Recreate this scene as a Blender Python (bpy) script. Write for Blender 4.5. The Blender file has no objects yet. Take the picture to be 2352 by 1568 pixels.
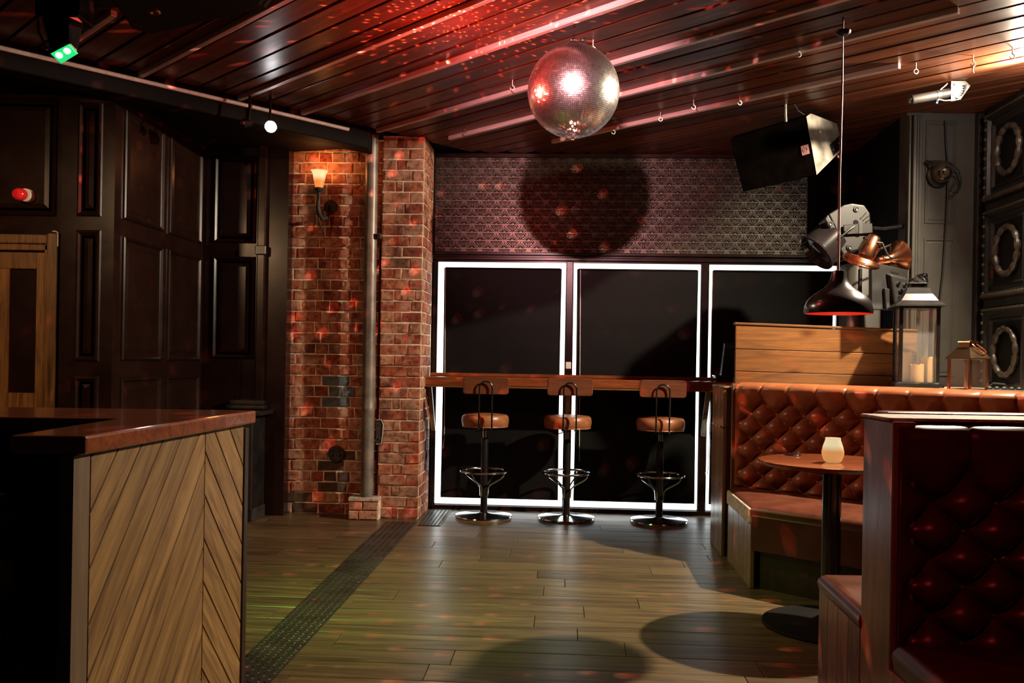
import bpy, bmesh, math, random
from mathutils import Vector, Matrix, Euler
random.seed(7)
S = bpy.context.scene
COL = S.collection
PI = math.pi
# ------------------------------------------------------------------ camera
cam_d = bpy.data.cameras.new('camera'); cam = bpy.data.objects.new('camera', cam_d); COL.objects.link(cam)
cam_d.sensor_width = 36.0; cam_d.lens = 31.07; cam_d.shift_y = 0.01786
cam_d.clip_start = 0.05
cam.matrix_world = Matrix.Translation((0, 0, 1.2)) @ Matrix.Rotation(PI/2, 4, 'X') @ Matrix.Rotation(0.017, 4, 'Z')
S.camera = cam
# ------------------------------------------------------------------ exposure and world
S.view_settings.view_transform = 'Standard'; S.view_settings.look = 'None'
S.view_settings.exposure = 0.0; S.view_settings.gamma = 1.0
S.view_settings.use_curve_mapping = False
S.cycles.use_denoising = True
S.cycles.max_bounces = 7; S.cycles.diffuse_bounces = 3; S.cycles.glossy_bounces = 4
S.cycles.transmission_bounces = 6; S.cycles.transparent_max_bounces = 8
S.cycles.caustics_reflective = False; S.cycles.caustics_refractive = False
S.cycles.sample_clamp_indirect = 4.0
W = bpy.data.worlds.new('world'); S.world = W; W.use_nodes = True
W.node_tree.nodes['Background'].inputs[0].default_value = (1.0, 0.62, 0.5, 1)
W.node_tree.nodes['Background'].inputs[1].default_value = 0.005

def lamp(name, kind, loc, energy, col, radius=0.03, aim=None, angle=60, blend=0.5):
    d = bpy.data.lights.new(name, kind); d.energy = energy; d.color = col
    d.shadow_soft_size = radius
    o = bpy.data.objects.new(name, d); COL.objects.link(o); o.location = loc
    if kind == 'SPOT':
        d.spot_size = math.radians(angle); d.spot_blend = blend
        o.rotation_euler = (Vector(aim)-Vector(loc)).to_track_quat('-Z', 'Y').to_euler()
    return o
# the white ceiling spotlight just beyond the frame over the corner booth
lamp('ceiling_spot_light', 'SPOT', (2.74, 4.73, 2.832), 900, (1.0, 0.83, 0.60), 0.03, (-0.7, 4.4, 0.4), 160, 1.0)
lamp('ceiling_spot_spill', 'POINT', (2.74, 4.73, 2.70), 7, (1.0, 0.90, 0.78), 0.03)
# warm lamp over the far side of the bar, out of view, that lights the door
lamp('bar_lamp_light', 'SPOT', (-3.1, 2.7, 2.5), 130, (1.0, 0.60, 0.30), 0.06, (-2.95, 5.35, 1.35), 70, 0.9)
# dim red lamp over the bar behind the viewer
lamp('bar_red_light', 'SPOT', (0.1, 0.3, 2.5), 34, (1.0, 0.06, 0.06), 0.05, (1.75, 2.5, 0.65), 42, 0.8)
# the pin spot that is aimed at the mirror ball
lamp('pin_spot_light', 'SPOT', (0.08, 2.39, 2.56), 620, (1.0, 0.46, 0.47), 0.03, (0.283, 4.4, 2.54), 36, 0.9)
# the small white track spot over the brick pier
lamp('track_spot_light', 'SPOT', (-1.50, 5.52, 2.625), 85, (1.0, 0.80, 0.62), 0.03, (1.25, 5.0, 1.15), 70, 0.9)
# the green beam of the moving head
lamp('green_beam_light', 'SPOT', (-1.80, 3.57, 2.40), 200, (0.38, 1.0, 0.12), 0.03, (-0.3, 4.45, 0.0), 58, 1.0)

def gobo(name, loc, energy, scale, col_a, col_b, radius=0.004, wash=0.0):
    # light thrown back by the ball's facets: a point source broken into many small beams
    o = lamp(name, 'POINT', loc, energy, (1, 1, 1), radius)
    d = o.data; d.use_nodes = True; nt = d.node_tree; N = nt.nodes; L = nt.links
    em = N['Emission']
    tc = N.new('ShaderNodeTexCoord')
    def dots(off, size):
        mp = N.new('ShaderNodeMapping'); mp.inputs['Location'].default_value = off
        L.new(tc.outputs['Normal'], mp.inputs['Vector'])
        v = N.new('ShaderNodeTexVoronoi'); v.inputs['Scale'].default_value = scale; v.inputs['Randomness'].default_value = 0.55
        L.new(mp.outputs[0], v.inputs['Vector'])
        r = N.new('ShaderNodeMapRange'); r.inputs['From Min'].default_value = size; r.inputs['From Max'].default_value = size*0.75
        r.inputs['To Min'].default_value = 0; r.inputs['To Max'].default_value = 1
        L.new(v.outputs['Distance'], r.inputs['Value'])
        return r.outputs[0]
    def times(c, s):
        m = N.new('ShaderNodeMix'); m.data_type = 'RGBA'; m.inputs['A'].default_value = (0, 0, 0, 1)
        m.inputs['B'].default_value = (*c, 1); L.new(s, m.inputs['Factor']); return m.outputs['Result']
    a = times(col_a, dots((0, 0, 0), 0.24)); b = times(col_b, dots((0.008, 0.003, 0.005), 0.19))
    add = N.new('ShaderNodeMix'); add.data_type = 'RGBA'; add.blend_type = 'ADD'; add.inputs['Factor'].default_value = 1
    L.new(a, add.inputs['A']); L.new(b, add.inputs['B'])
    add2 = N.new('ShaderNodeMix'); add2.data_type = 'RGBA'; add2.blend_type = 'ADD'; add2.inputs['Factor'].default_value = 1
    L.new(add.outputs['Result'], add2.inputs['A']); add2.inputs['B'].default_value = (wash, wash*0.08, wash*0.05, 1)
    L.new(add2.outputs['Result'], em.inputs['Color'])
gobo('ball_reflection_light', (-0.30, 4.28, 2.50), 170, 15, (1.0, 0.07, 0.03), (0.8, 0.42, 0.30), wash=0.13)
gobo('ball_underside_light', (0.283, 4.36, 2.20), 26, 14, (1.0, 0.03, 0.04), (0.6, 0.62, 0.55))

# ------------------------------------------------------------------ materials
def new_mat(name):
    m = bpy.data.materials.new(name); m.use_nodes = True
    return m, m.node_tree.nodes, m.node_tree.links, m.node_tree.nodes['Principled BSDF']
def ramp(N, pts):
    r = N.new('ShaderNodeValToRGB'); e = r.color_ramp.elements
    e[0].position, e[0].color = pts[0][0], (*pts[0][1], 1); e[1].position, e[1].color = pts[-1][0], (*pts[-1][1], 1)
    for p, c in pts[1:-1]:
        x = e.new(p); x.color = (*c, 1)
    return r
def mixc(N, L, a, b, fac, mode='MIX'):
    m = N.new('ShaderNodeMix'); m.data_type = 'RGBA'; m.blend_type = mode
    for key, v in (('A', a), ('B', b), ('Factor', fac)):
        if isinstance(v, (int, float)): m.inputs[key].default_value = v
        elif isinstance(v, tuple): m.inputs[key].default_value = (*v, 1)
        else: L.new(v, m.inputs[key])
    return m.outputs['Result']
def obj_coords(N, L, rnd=False, scale=(1, 1, 1), world=False):
    tc = N.new('ShaderNodeNewGeometry') if world else N.new('ShaderNodeTexCoord')
    v = tc.outputs['Position'] if world else tc.outputs['Object']
    if rnd:
        oi = N.new('ShaderNodeObjectInfo'); a = N.new('ShaderNodeVectorMath'); a.operation = 'MULTIPLY_ADD'
        L.new(oi.outputs['Random'], a.inputs[0]); a.inputs[1].default_value = (37, 23, 51); L.new(v, a.inputs[2]); v = a.outputs[0]
    mp = N.new('ShaderNodeMapping'); mp.inputs['Scale'].default_value = scale; L.new(v, mp.inputs['Vector'])
    return mp.outputs[0]
def noise(N, L, vec, scale, detail=4, dist=0.0, rough=0.55):
    n = N.new('ShaderNodeTexNoise'); n.inputs['Scale'].default_value = scale; n.inputs['Detail'].default_value = detail
    n.inputs['Distortion'].default_value = dist; n.inputs['Roughness'].default_value = rough
    L.new(vec, n.inputs['Vector']); return n.outputs['Fac']
def bump(N, L, b, h, strength, dist=0.005):
    n = N.new('ShaderNodeBump'); n.inputs['Strength'].default_value = strength; n.inputs['Distance'].default_value = dist
    L.new(h, n.inputs['Height']); L.new(n.outputs[0], b.inputs['Normal'])
def mat(name, base, rough=0.5, metal=0.0, var=0.25, nscale=12, bstr=0.0, coat=0.0, spec=0.5, rvar=0.0, rnd=False, emit=None, estr=0.0, trans=0.0, alpha=1.0):
    m, N, L, b = new_mat(name)
    vec = obj_coords(N, L, rnd)
    n = noise(N, L, vec, nscale)
    lo = tuple(max(0, c*(1-var)) for c in base); hi = tuple(min(1, c*(1+var)) for c in base)
    r = ramp(N, [(0.3, lo), (0.7, hi)]); L.new(n, r.inputs[0]); L.new(r.outputs[0], b.inputs['Base Color'])
    b.inputs['Roughness'].default_value = rough; b.inputs['Metallic'].default_value = metal
    b.inputs['Coat Weight'].default_value = coat; b.inputs['Coat Roughness'].default_value = 0.12
    b.inputs['Specular IOR Level'].default_value = spec
    if rvar:
        mr = N.new('ShaderNodeMapRange'); mr.inputs['To Min'].default_value = rough-rvar; mr.inputs['To Max'].default_value = rough+rvar
        L.new(n, mr.inputs['Value']); L.new(mr.outputs[0], b.inputs['Roughness'])
    if bstr: bump(N, L, b, n, bstr)
    if emit: b.inputs['Emission Color'].default_value = (*emit, 1); b.inputs['Emission Strength'].default_value = estr
    if trans: b.inputs['Transmission Weight'].default_value = trans
    b.inputs['Alpha'].default_value = alpha
    return m
def wood(name, dark, light, scale=(1.2, 14, 14), rough=0.45, coat=0.0, knots=0.0, rnd=True, bstr=0.15, world=False, rvar=0.1, tone=0.25, fig=1.5, spec=0.5, kscale=(2.2, 7.0, 0)):
    m, N, L, b = new_mat(name)
    vec = obj_coords(N, L, rnd, scale, world)
    g = noise(N, L, vec, 1.0, 6, fig, 0.6)
    mid = tuple((a*0.45+c*0.55) for a, c in zip(dark, light))
    r = ramp(N, [(0.28, dark), (0.5, mid), (0.72, light)]); L.new(g, r.inputs[0])
    vec2 = obj_coords(N, L, rnd, tuple(s*6 for s in scale), world)
    g2 = noise(N, L, vec2, 1.0, 3)
    r2 = ramp(N, [(0.35, (0.72, 0.70, 0.68)), (0.6, (1, 1, 1))]); L.new(g2, r2.inputs[0])
    c = mixc(N, L, r.outputs[0], r2.outputs[0], 0.7, 'MULTIPLY')
    if rnd and tone:
        oi = N.new('ShaderNodeObjectInfo'); mr = N.new('ShaderNodeMapRange')
        mr.inputs['To Min'].default_value = 1-tone; mr.inputs['To Max'].default_value = 1+tone
        L.new(oi.outputs['Random'], mr.inputs['Value'])
        hsv = N.new('ShaderNodeHueSaturation'); L.new(mr.outputs[0], hsv.inputs['Value']); L.new(c, hsv.inputs['Color']); c = hsv.outputs[0]
    if knots:
        kv = obj_coords(N, L, rnd, kscale, world)
        v = N.new('ShaderNodeTexVoronoi'); v.inputs['Scale'].default_value = 1.0; L.new(kv, v.inputs['Vector'])
        kr = ramp(N, [(0.03, (0.10, 0.055, 0.03)), (0.12, (0.6, 0.45, 0.35)), (0.22, (1, 1, 1))]); L.new(v.outputs['Distance'], kr.inputs[0])
        c = mixc(N, L, c, kr.outputs[0], knots, 'MULTIPLY')
    L.new(c, b.inputs['Base Color']); b.inputs['Specular IOR Level'].default_value = spec
    mr = N.new('ShaderNodeMapRange'); mr.inputs['To Min'].default_value = rough+rvar; mr.inputs['To Max'].default_value = rough-rvar
    L.new(g, mr.inputs['Value']); L.new(mr.outputs[0], b.inputs['Roughness'])
    b.inputs['Coat Weight'].default_value = coat; b.inputs['Coat Roughness'].default_value = 0.1
    if bstr: bump(N, L, b, g2, bstr, 0.002)
    return m
def emitter(name, col, strength):
    m, N, L, b = new_mat(name)
    n = noise(N, L, obj_coords(N, L), 3.0)
    r = ramp(N, [(0.2, tuple(c*0.92 for c in col)), (0.8, col)]); L.new(n, r.inputs[0])
    b.inputs['Base Color'].default_value = (*[c*0.5 for c in col], 1)
    L.new(r.outputs[0], b.inputs['Emission Color']); b.inputs['Emission Strength'].default_value = strength
    return m

M = {}
M['floor'] = wood('floor_vinyl', (0.034, 0.022, 0.011), (0.185, 0.126, 0.062), (1.1, 16, 16), 0.34, knots=0.25, bstr=0.25, tone=0.2)
M['joint'] = mat('floor_joint', (0.02, 0.016, 0.012), 0.8)
M['ceil'] = wood('ceiling_mahogany', (0.050, 0.015, 0.008), (0.21, 0.068, 0.030), (0.9, 13, 13), 0.33, coat=0.0, spec=0.16, knots=0.5, bstr=0.08, tone=0.25)
M['ceil_dark'] = mat('ceiling_backing', (0.005, 0.0024, 0.002), 0.8, spec=0.15)
M['batten'] = wood('batten_paint', (0.62, 0.48, 0.46), (0.86, 0.70, 0.68), (1.0, 30, 30), 0.35, tone=0.1, bstr=0.05)
M['black'] = mat('black_paint', (0.012, 0.010, 0.009), 0.42, var=0.4, nscale=9, rvar=0.08)
M['soft_black'] = mat('soft_black', (0.006, 0.005, 0.0045), 0.75, var=0.3, spec=0.12)
M['panel'] = mat('dark_brown_paint', (0.0150, 0.0062, 0.0046), 0.26, spec=0.22, var=0.25, nscale=5, rvar=0.08, bstr=0.03)
M['grey_paint'] = mat('charcoal_paint', (0.085, 0.078, 0.068), 0.42, var=0.15, nscale=6, rvar=0.06)
M['mortar'] = mat('lime_mortar', (0.74, 0.58, 0.45), 0.9, var=0.45, nscale=16, bstr=0.5)
M['rubber'] = mat('black_rubber', (0.014, 0.013, 0.012), 0.6)
M['chrome'] = mat('chrome', (0.72, 0.72, 0.72), 0.13, 1.0, var=0.06, nscale=20, rvar=0.04)
M['steel'] = mat('dull_steel', (0.10, 0.095, 0.085), 0.45, 0.6, var=0.3, nscale=10, rvar=0.1)
M['black_metal'] = mat('black_metal', (0.018, 0.016, 0.016), 0.27, 0.4, var=0.3)
M['plate'] = mat('tread_plate', (0.085, 0.08, 0.072), 0.38, 0.75, var=0.35, nscale=7, rvar=0.1)
M['tin'] = mat('pressed_tin', (0.085, 0.072, 0.060), 0.36, 0.75, var=0.3, nscale=14, rvar=0.08)
M['blind'] = mat('blackout_fabric', (0.0032, 0.0028, 0.003), 0.7, var=0.2, nscale=30, spec=0.2)
M['glow'] = emitter('daylit_frosted_glass', (0.93, 1.0, 0.99), 3.4)
M['counter'] = wood('varnished_redwood', (0.13, 0.028, 0.011), (0.34, 0.095, 0.034), (1.6, 18, 18), 0.22, coat=0.6, rnd=False, world=True, bstr=0.05)
M['tan_wood'] = wood('stool_back_wood', (0.095, 0.026, 0.011), (0.18, 0.058, 0.024), (2.5, 24, 24), 0.38, bstr=0.05)
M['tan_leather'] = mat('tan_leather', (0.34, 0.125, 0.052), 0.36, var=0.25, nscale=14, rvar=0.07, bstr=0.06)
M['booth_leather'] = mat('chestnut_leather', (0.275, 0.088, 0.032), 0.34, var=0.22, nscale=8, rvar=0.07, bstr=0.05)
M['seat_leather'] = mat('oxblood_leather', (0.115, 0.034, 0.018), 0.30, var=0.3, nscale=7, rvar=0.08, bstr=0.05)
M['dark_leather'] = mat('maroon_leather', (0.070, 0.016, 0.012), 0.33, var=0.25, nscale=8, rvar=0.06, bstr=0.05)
M['pine'] = wood('orange_pine', (0.115, 0.042, 0.011), (0.27, 0.112, 0.030), (1.3, 16, 16), 0.45, knots=1.0, tone=0.10, kscale=(3.0, 0, 6.5))
M['post_wood'] = wood('weathered_pine', (0.125, 0.068, 0.032), (0.33, 0.20, 0.105), (9, 9, 0.8), 0.27, rnd=True, knots=0.0, tone=0.15)
M['old_board'] = mat('cracked_pale_board', (0.46, 0.40, 0.32), 0.7, var=0.45, nscale=38, bstr=0.5)
M['oak'] = wood('herringbone_oak', (0.14, 0.064, 0.021), (0.45, 0.258, 0.095), (1.6, 15, 15), 0.42, tone=0.16, fig=2.6)
M['oak_post'] = wood('oak_stile', (0.13, 0.075, 0.042), (0.26, 0.17, 0.10), (14, 14, 1.2), 0.45, tone=0.1)
M['dark_red_wood'] = wood('dark_mahogany', (0.016, 0.006, 0.0045), (0.042, 0.014, 0.009), (12, 12, 1), 0.42, rnd=False, world=True, bstr=0.04)
M['door_wood'] = wood('stained_door_pine', (0.050, 0.020, 0.006), (0.30, 0.145, 0.042), (18, 18, 1.3), 0.4, knots=0.0, tone=0.2, fig=2.2)
M['copper'] = mat('copper', (0.78, 0.32, 0.17), 0.24, 1.0, var=0.12, nscale=20)
M['grey_plastic'] = mat('grey_plastic', (0.009, 0.0082, 0.0072), 0.46, var=0.12)
M['dark_plastic'] = mat('dark_plastic', (0.018, 0.017, 0.0165), 0.4, var=0.15)
M['black_gloss'] = mat('gloss_black', (0.012, 0.010, 0.011), 0.16, 0.0, coat=0.4)
M['shade_black'] = mat('satin_black_enamel', (0.016, 0.012, 0.013), 0.25, 0.0, coat=0.3)
M['shade_red'] = mat('red_enamel', (0.85, 0.10, 0.055), 0.5, var=0.05)
M['white_plastic'] = mat('white_plastic', (0.75, 0.72, 0.68), 0.4, var=0.06)
M['red_lens'] = mat('red_lens', (0.62, 0.02, 0.02), 0.12, coat=0.5, var=0.2, emit=(1, 0.02, 0.02), estr=0.12)
M['wax'] = mat('ivory_wax', (0.55, 0.32, 0.12), 0.5, var=0.08, nscale=6)
M['cable_white'] = mat('white_cable', (0.66, 0.60, 0.55), 0.5)
M['cable_red'] = mat('red_cable', (0.45, 0.06, 0.05), 0.5)
M['hook_white'] = mat('white_hook', (0.72, 0.68, 0.64), 0.35, var=0.1)
M['bulb'] = emitter('white_bulb', (1.0, 0.95, 0.95), 45)
M['sconce_glass'] = None
M['green_led'] = emitter('green_led', (0.02, 0.75, 0.20), 1.1)
M['white_led'] = emitter('white_led', (0.95, 1.0, 0.98), 1.3)
M['blue_led'] = emitter('blue_led', (0.05, 0.35, 1.0), 2.5)
M['blue_plastic'] = mat('blue_plastic', (0.05, 0.12, 0.42), 0.4)
M['blue_glaze'] = mat('blue_glaze', (0.16, 0.24, 0.48), 0.3, var=0.3)
M['orange_card'] = mat('orange_card', (0.55, 0.13, 0.06), 0.5)
M['cream'] = mat('cream_card', (0.62, 0.46, 0.26), 0.6)
M['pale'] = mat('pale_cloth', (0.55, 0.53, 0.60), 0.7, var=0.3)
M['bead'] = mat('bronze_carving', (0.050, 0.036, 0.025), 0.42, 0.1, var=0.35, nscale=30)
M['rust'] = mat('rusty_iron', (0.05, 0.042, 0.036), 0.6, 0.4, var=0.5, nscale=24, bstr=0.3)

def brick_mat():
    m, N, L, b = new_mat('old_red_brick')
    oi = N.new('ShaderNodeObjectInfo')
    r = ramp(N, [(0.0, (0.21, 0.042, 0.022)), (0.3, (0.36, 0.088, 0.040)), (0.55, (0.44, 0.15, 0.078)), (0.8, (0.50, 0.235, 0.15)), (1.0, (0.32, 0.16, 0.10))])
    L.new(oi.outputs['Random'], r.inputs[0])
    v = obj_coords(N, L, True); n = noise(N, L, v, 26, 6, 0.4)
    rr = ramp(N, [(0.36, (0.45, 0.40, 0.38)), (0.52, (1, 1, 1)), (0.70, (1.35, 1.5, 1.6))]); L.new(n, rr.inputs[0])
    c = mixc(N, L, r.outputs[0], rr.outputs[0], 1.0, 'MULTIPLY')
    lime = noise(N, L, obj_coords(N, L, True), 9, 5, 0.8); lr = ramp(N, [(0.50, (0, 0, 0)), (0.70, (0.9, 0.9, 0.9))]); L.new(lime, lr.inputs[0])
    c = mixc(N, L, c, (0.52, 0.34, 0.25), lr.outputs[0])
    w = obj_coords(N, L, False, (1.3, 1.3, 0.9), True); st = noise(N, L, w, 2.3, 5, 0.7)
    sr = ramp(N, [(0.33, (0.16, 0.12, 0.10)), (0.47, (1, 1, 1))]); L.new(st, sr.inputs[0])
    c = mixc(N, L, c, sr.outputs[0], 0.85, 'MULTIPLY')
    L.new(c, b.inputs['Base Color']); b.inputs['Roughness'].default_value = 0.78
    bump(N, L, b, n, 0.5, 0.006)
    return m
M['brick'] = brick_mat()
M['blue_brick'] = mat('blue_painted_brick', (0.085, 0.12, 0.145), 0.7, var=0.6, nscale=20, bstr=0.4)
M['soot_brick'] = mat('sooty_brick', (0.075, 0.045, 0.033), 0.8, var=0.5, nscale=20, bstr=0.4)
def glow_glass(name, hot, cool, z0, z1, s):
    m, N, L, b = new_mat(name)
    g = N.new('ShaderNodeNewGeometry'); sx = N.new('ShaderNodeSeparateXYZ'); L.new(g.outputs['Position'], sx.inputs[0])
    mr = N.new('ShaderNodeMapRange'); mr.inputs['From Min'].default_value = z0; mr.inputs['From Max'].default_value = z1; L.new(sx.outputs[2], mr.inputs['Value'])
    r = ramp(N, [(0.0, cool), (0.38, cool), (0.62, hot), (0.85, hot), (1.0, cool)]); L.new(mr.outputs[0], r.inputs[0])
    L.new(r.outputs[0], b.inputs['Emission Color']); b.inputs['Emission Strength'].default_value = s
    b.inputs['Base Color'].default_value = (0.22, 0.10, 0.035, 1)
    return m
M['sconce_glass'] = glow_glass('lit_sconce_glass', (1.0, 0.82, 0.40), (1.0, 0.26, 0.05), 2.45, 2.60, 0.95)
M['candle_glass'] = glow_glass('lit_candle_glass', (1.0, 0.86, 0.50), (0.80, 0.36, 0.11), 0.765, 0.885, 0.72)
def glass_mat():
    m, N, L, b = new_mat('lantern_glass')
    n = noise(N, L, obj_coords(N, L), 8); mr = N.new('ShaderNodeMapRange'); mr.inputs['To Min'].default_value = 0.02; mr.inputs['To Max'].default_value = 0.07
    L.new(n, mr.inputs['Value']); L.new(mr.outputs[0], b.inputs['Roughness'])
    b.inputs['Base Color'].default_value = (0.9, 0.9, 0.88, 1); b.inputs['Alpha'].default_value = 0.07
    b.inputs['Specular IOR Level'].default_value = 0.6
    return m
M['glass'] = glass_mat()
def mirror_mat():
    m, N, L, b = new_mat('mirror_facets')
    n = noise(N, L, obj_coords(N, L), 60); r = ramp(N, [(0.3, (0.62, 0.55, 0.54)), (0.7, (0.95, 0.90, 0.90))]); L.new(n, r.inputs[0]); L.new(r.outputs[0], b.inputs['Base Color'])
    b.inputs['Metallic'].default_value = 1.0; b.inputs['Roughness'].default_value = 0.33
    return m
M['mirror'] = mirror_mat()

# ------------------------------------------------------------------ mesh helpers
class MB:
    def __init__(s, T=None): s.v = []; s.f = []; s.T = T
    def pt(s, p):
        p = Vector(p); s.v.append(tuple(s.T @ p) if s.T else tuple(p)); return len(s.v)-1
    def face(s, pts): s.f.append([s.pt(p) for p in pts])
    def hexa(s, b, t):
        i = [s.pt(p) for p in list(b)+list(t)]
        n = len(b)
        s.f.append(i[:n][::-1]); s.f.append(i[n:])
        for k in range(n): s.f.append([i[k], i[(k+1) % n], i[n+(k+1) % n], i[n+k]])
        return s
    def box(s, x0, x1, y0, y1, z0, z1):
        return s.hexa([(x0, y0, z0), (x1, y0, z0), (x1, y1, z0), (x0, y1, z0)], [(x0, y0, z1), (x1, y0, z1), (x1, y1, z1), (x0, y1, z1)])
    def prism(s, pts, off):
        off = Vector(off); return s.hexa([Vector(p) for p in pts], [Vector(p)+off for p in pts])
    def loft(s, rings, caps=True, closed=True):
        idx = [[s.pt(p) for p in r] for r in rings]; n = len(rings[0])
        for a, b in zip(idx, idx[1:]):
            for k in range(n if closed else n-1): s.f.append([a[k], a[(k+1) % n], b[(k+1) % n], b[k]])
        if caps: s.f.append(idx[0][::-1]); s.f.append(idx[-1])
        return s
    def lathe(s, prof, n=32, c=(0, 0, 0), axis=(0, 0, 1), caps=True):
        c = Vector(c); q = Vector((0, 0, 1)).rotation_difference(Vector(axis).normalized())
        rings = [[c + q @ Vector((r*math.cos(2*PI*k/n), r*math.sin(2*PI*k/n), h)) for k in range(n)] for r, h in prof]
        return s.loft(rings, caps)
    def tube(s, path, r, n=8, closed=False):
        P = [Vector(p) for p in path]; rings = []
        up = None
        for i, p in enumerate(P):
            a = P[i-1] if (i > 0 or closed) else p; b = P[(i+1) % len(P)] if (i < len(P)-1 or closed) else p
            t = (b-a).normalized()
            if up is None: up = t.orthogonal().normalized()
            up = (up - t*up.dot(t)); up = up.normalized() if up.length > 1e-6 else t.orthogonal().normalized()
            w = t.cross(up)
            rr = r[i] if isinstance(r, (list, tuple)) else r
            rings.append([p + up*math.cos(2*PI*k/n)*rr + w*math.sin(2*PI*k/n)*rr for k in range(n)])
        if closed:
            idx = [[s.pt(p) for p in g] for g in rings]
            for a in range(len(idx)):
                A, B = idx[a], idx[(a+1) % len(idx)]
                for k in range(n): s.f.append([A[k], A[(k+1) % n], B[(k+1) % n], B[k]])
            return s
        return s.loft(rings, True)
    def ring(s, c, R, r, n=40, m=8, axis=(0, 0, 1)):
        c = Vector(c); q = Vector((0, 0, 1)).rotation_difference(Vector(axis).normalized())
        return s.tube([c + q @ Vector((R*math.cos(2*PI*k/n), R*math.sin(2*PI*k/n), 0)) for k in range(n)], r, m, True)
    def sphere(s, c, r, n=16, sq=1.0):
        return s.lathe([(max(1e-4, r*math.sin(PI*k/n)), -r*sq*math.cos(PI*k/n)) for k in range(n+1)], n*2, c)
    def loops(s, O, ux, uz, nn, x0, x1, z0, z1, prof):
        # nested rectangles on a wall plane: moulded frame and field; prof = (inset, height) pairs
        O, ux, uz, nn = map(Vector, (O, ux, uz, nn)); rings = []
        for d, h in prof:
            rings.append([O+ux*a+uz*b+nn*h for a, b in ((x0+d, z0+d), (x1-d, z0+d), (x1-d, z1-d), (x0+d, z1-d))])
        idx = [[s.pt(p) for p in g] for g in rings]
        for A, B in zip(idx, idx[1:]):
            for k in range(4): s.f.append([A[k], A[(k+1) % 4], B[(k+1) % 4], B[k]])
        s.f.append(idx[-1]); return s
    def mesh(s, name, smooth=False):
        me = bpy.data.meshes.new(name); me.from_pydata(s.v, [], s.f); me.update()
        bm = bmesh.new(); bm.from_mesh(me); bmesh.ops.recalc_face_normals(bm, faces=bm.faces); bm.to_mesh(me); bm.free()
        if smooth:
            for p in me.polygons: p.use_smooth = True
            try: me.set_sharp_from_angle(angle=math.radians(38))
            except Exception: pass
        return me
    def build(s, name, m, parent=None, smooth=False, bev=0.0, seg=1, label=None):
        return link(name, s.mesh(name, smooth), m, parent, bev, seg, label)
INV = {}
def link(name, me, m, parent=None, bev=0.0, seg=1, label=None, M4=None):
    if m and not me.materials: me.materials.append(M[m] if isinstance(m, str) else m)
    o = bpy.data.objects.new(name, me); COL.objects.link(o)
    if M4 is not None: o.matrix_world = M4
    if parent:
        o.parent = parent
        if parent.name in INV: o.matrix_parent_inverse = INV[parent.name]
    if bev:
        b = o.modifiers.new('edge', 'BEVEL'); b.width = bev; b.segments = seg; b.limit_method = 'ANGLE'; b.angle_limit = math.radians(40)
    if label: o['label'] = label
    return o
def tag(o, label, cat, group=None):
    o['label'] = label; o['category'] = cat
    if group: o['group'] = group
    return o
def thing(name, label, cat, loc=(0, 0, 0), group=None):
    o = bpy.data.objects.new(name, None); COL.objects.link(o); o.location = loc; o.empty_display_size = 0.05
    INV[o.name] = Matrix.Translation(Vector(loc)).inverted()
    return tag(o, label, cat, group)
def struct(o, label=None):
    o['kind'] = 'structure'
    if label: o['label'] = label
    return o
def frame(o, ux, uy):
    ux = Vector(ux).normalized(); uy = Vector(uy).normalized(); uz = ux.cross(uy).normalized()
    m = Matrix((ux, uy, uz)).transposed().to_4x4(); m.translation = Vector(o); return m
DEP = Vector((math.sin(math.radians(3.4)), math.cos(math.radians(3.4)), 0)); WAL = Vector((DEP.y, -DEP.x, 0)); UP = Vector((0, 0, 1))
TW = frame((0.451, 7.044, 0), WAL, DEP)        # window wall: x along the wall, y into it
def arc(c, r, a0, a1, n, ux, uy):
    c, ux, uy = Vector(c), Vector(ux), Vector(uy)
    return [c+ux*r*math.cos(a0+(a1-a0)*k/n)+uy*r*math.sin(a0+(a1-a0)*k/n) for k in range(n+1)]

# ================================================================== SETTING
# ---- floor of wide vinyl planks
fl = struct(MB().box(-3.4, 3.4, 0.6, 7.6, -0.08, -0.012).build('floor', 'joint'), 'dark wood-look plank floor with a green light pool')
TF = frame((0, 0, 0), WAL, DEP)
pl_mesh = {}
def plank_mesh(L, Wd, t, name='plank', ch=0.0015):
    k = (round(L, 3), Wd, t, name)
    if k not in pl_mesh:
        b = MB(); a, c = L/2, Wd/2
        lo = [(-a, -c, -t), (a, -c, -t), (a, c, -t), (-a, c, -t)]; mi = [(x, y, -ch) for x, y, z in lo]
        top = [((abs(x)-ch)*(1 if x > 0 else -1), (abs(y)-ch)*(1 if y > 0 else -1), 0) for x, y, z in lo]
        b.loft([lo, mi, top], True); pl_mesh[k] = b.mesh(name)
    return pl_mesh[k]
PW, PL = 0.178, 1.22
row = 0; y = 2.2
while y < 7.15:
    off = random.uniform(0, PL); x = -3.2-off
    while x < 3.0:
        if x+PL > -2.6 and y+PW < 7.25:
            m4 = TF @ Matrix.Translation((x+PL/2, y+PW/2, random.uniform(-0.0008, 0.0)))
            link('plank', plank_mesh(PL-0.003, PW-0.003, 0.012), 'floor', fl, M4=m4)
        x += PL
    y += PW; row += 1
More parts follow.
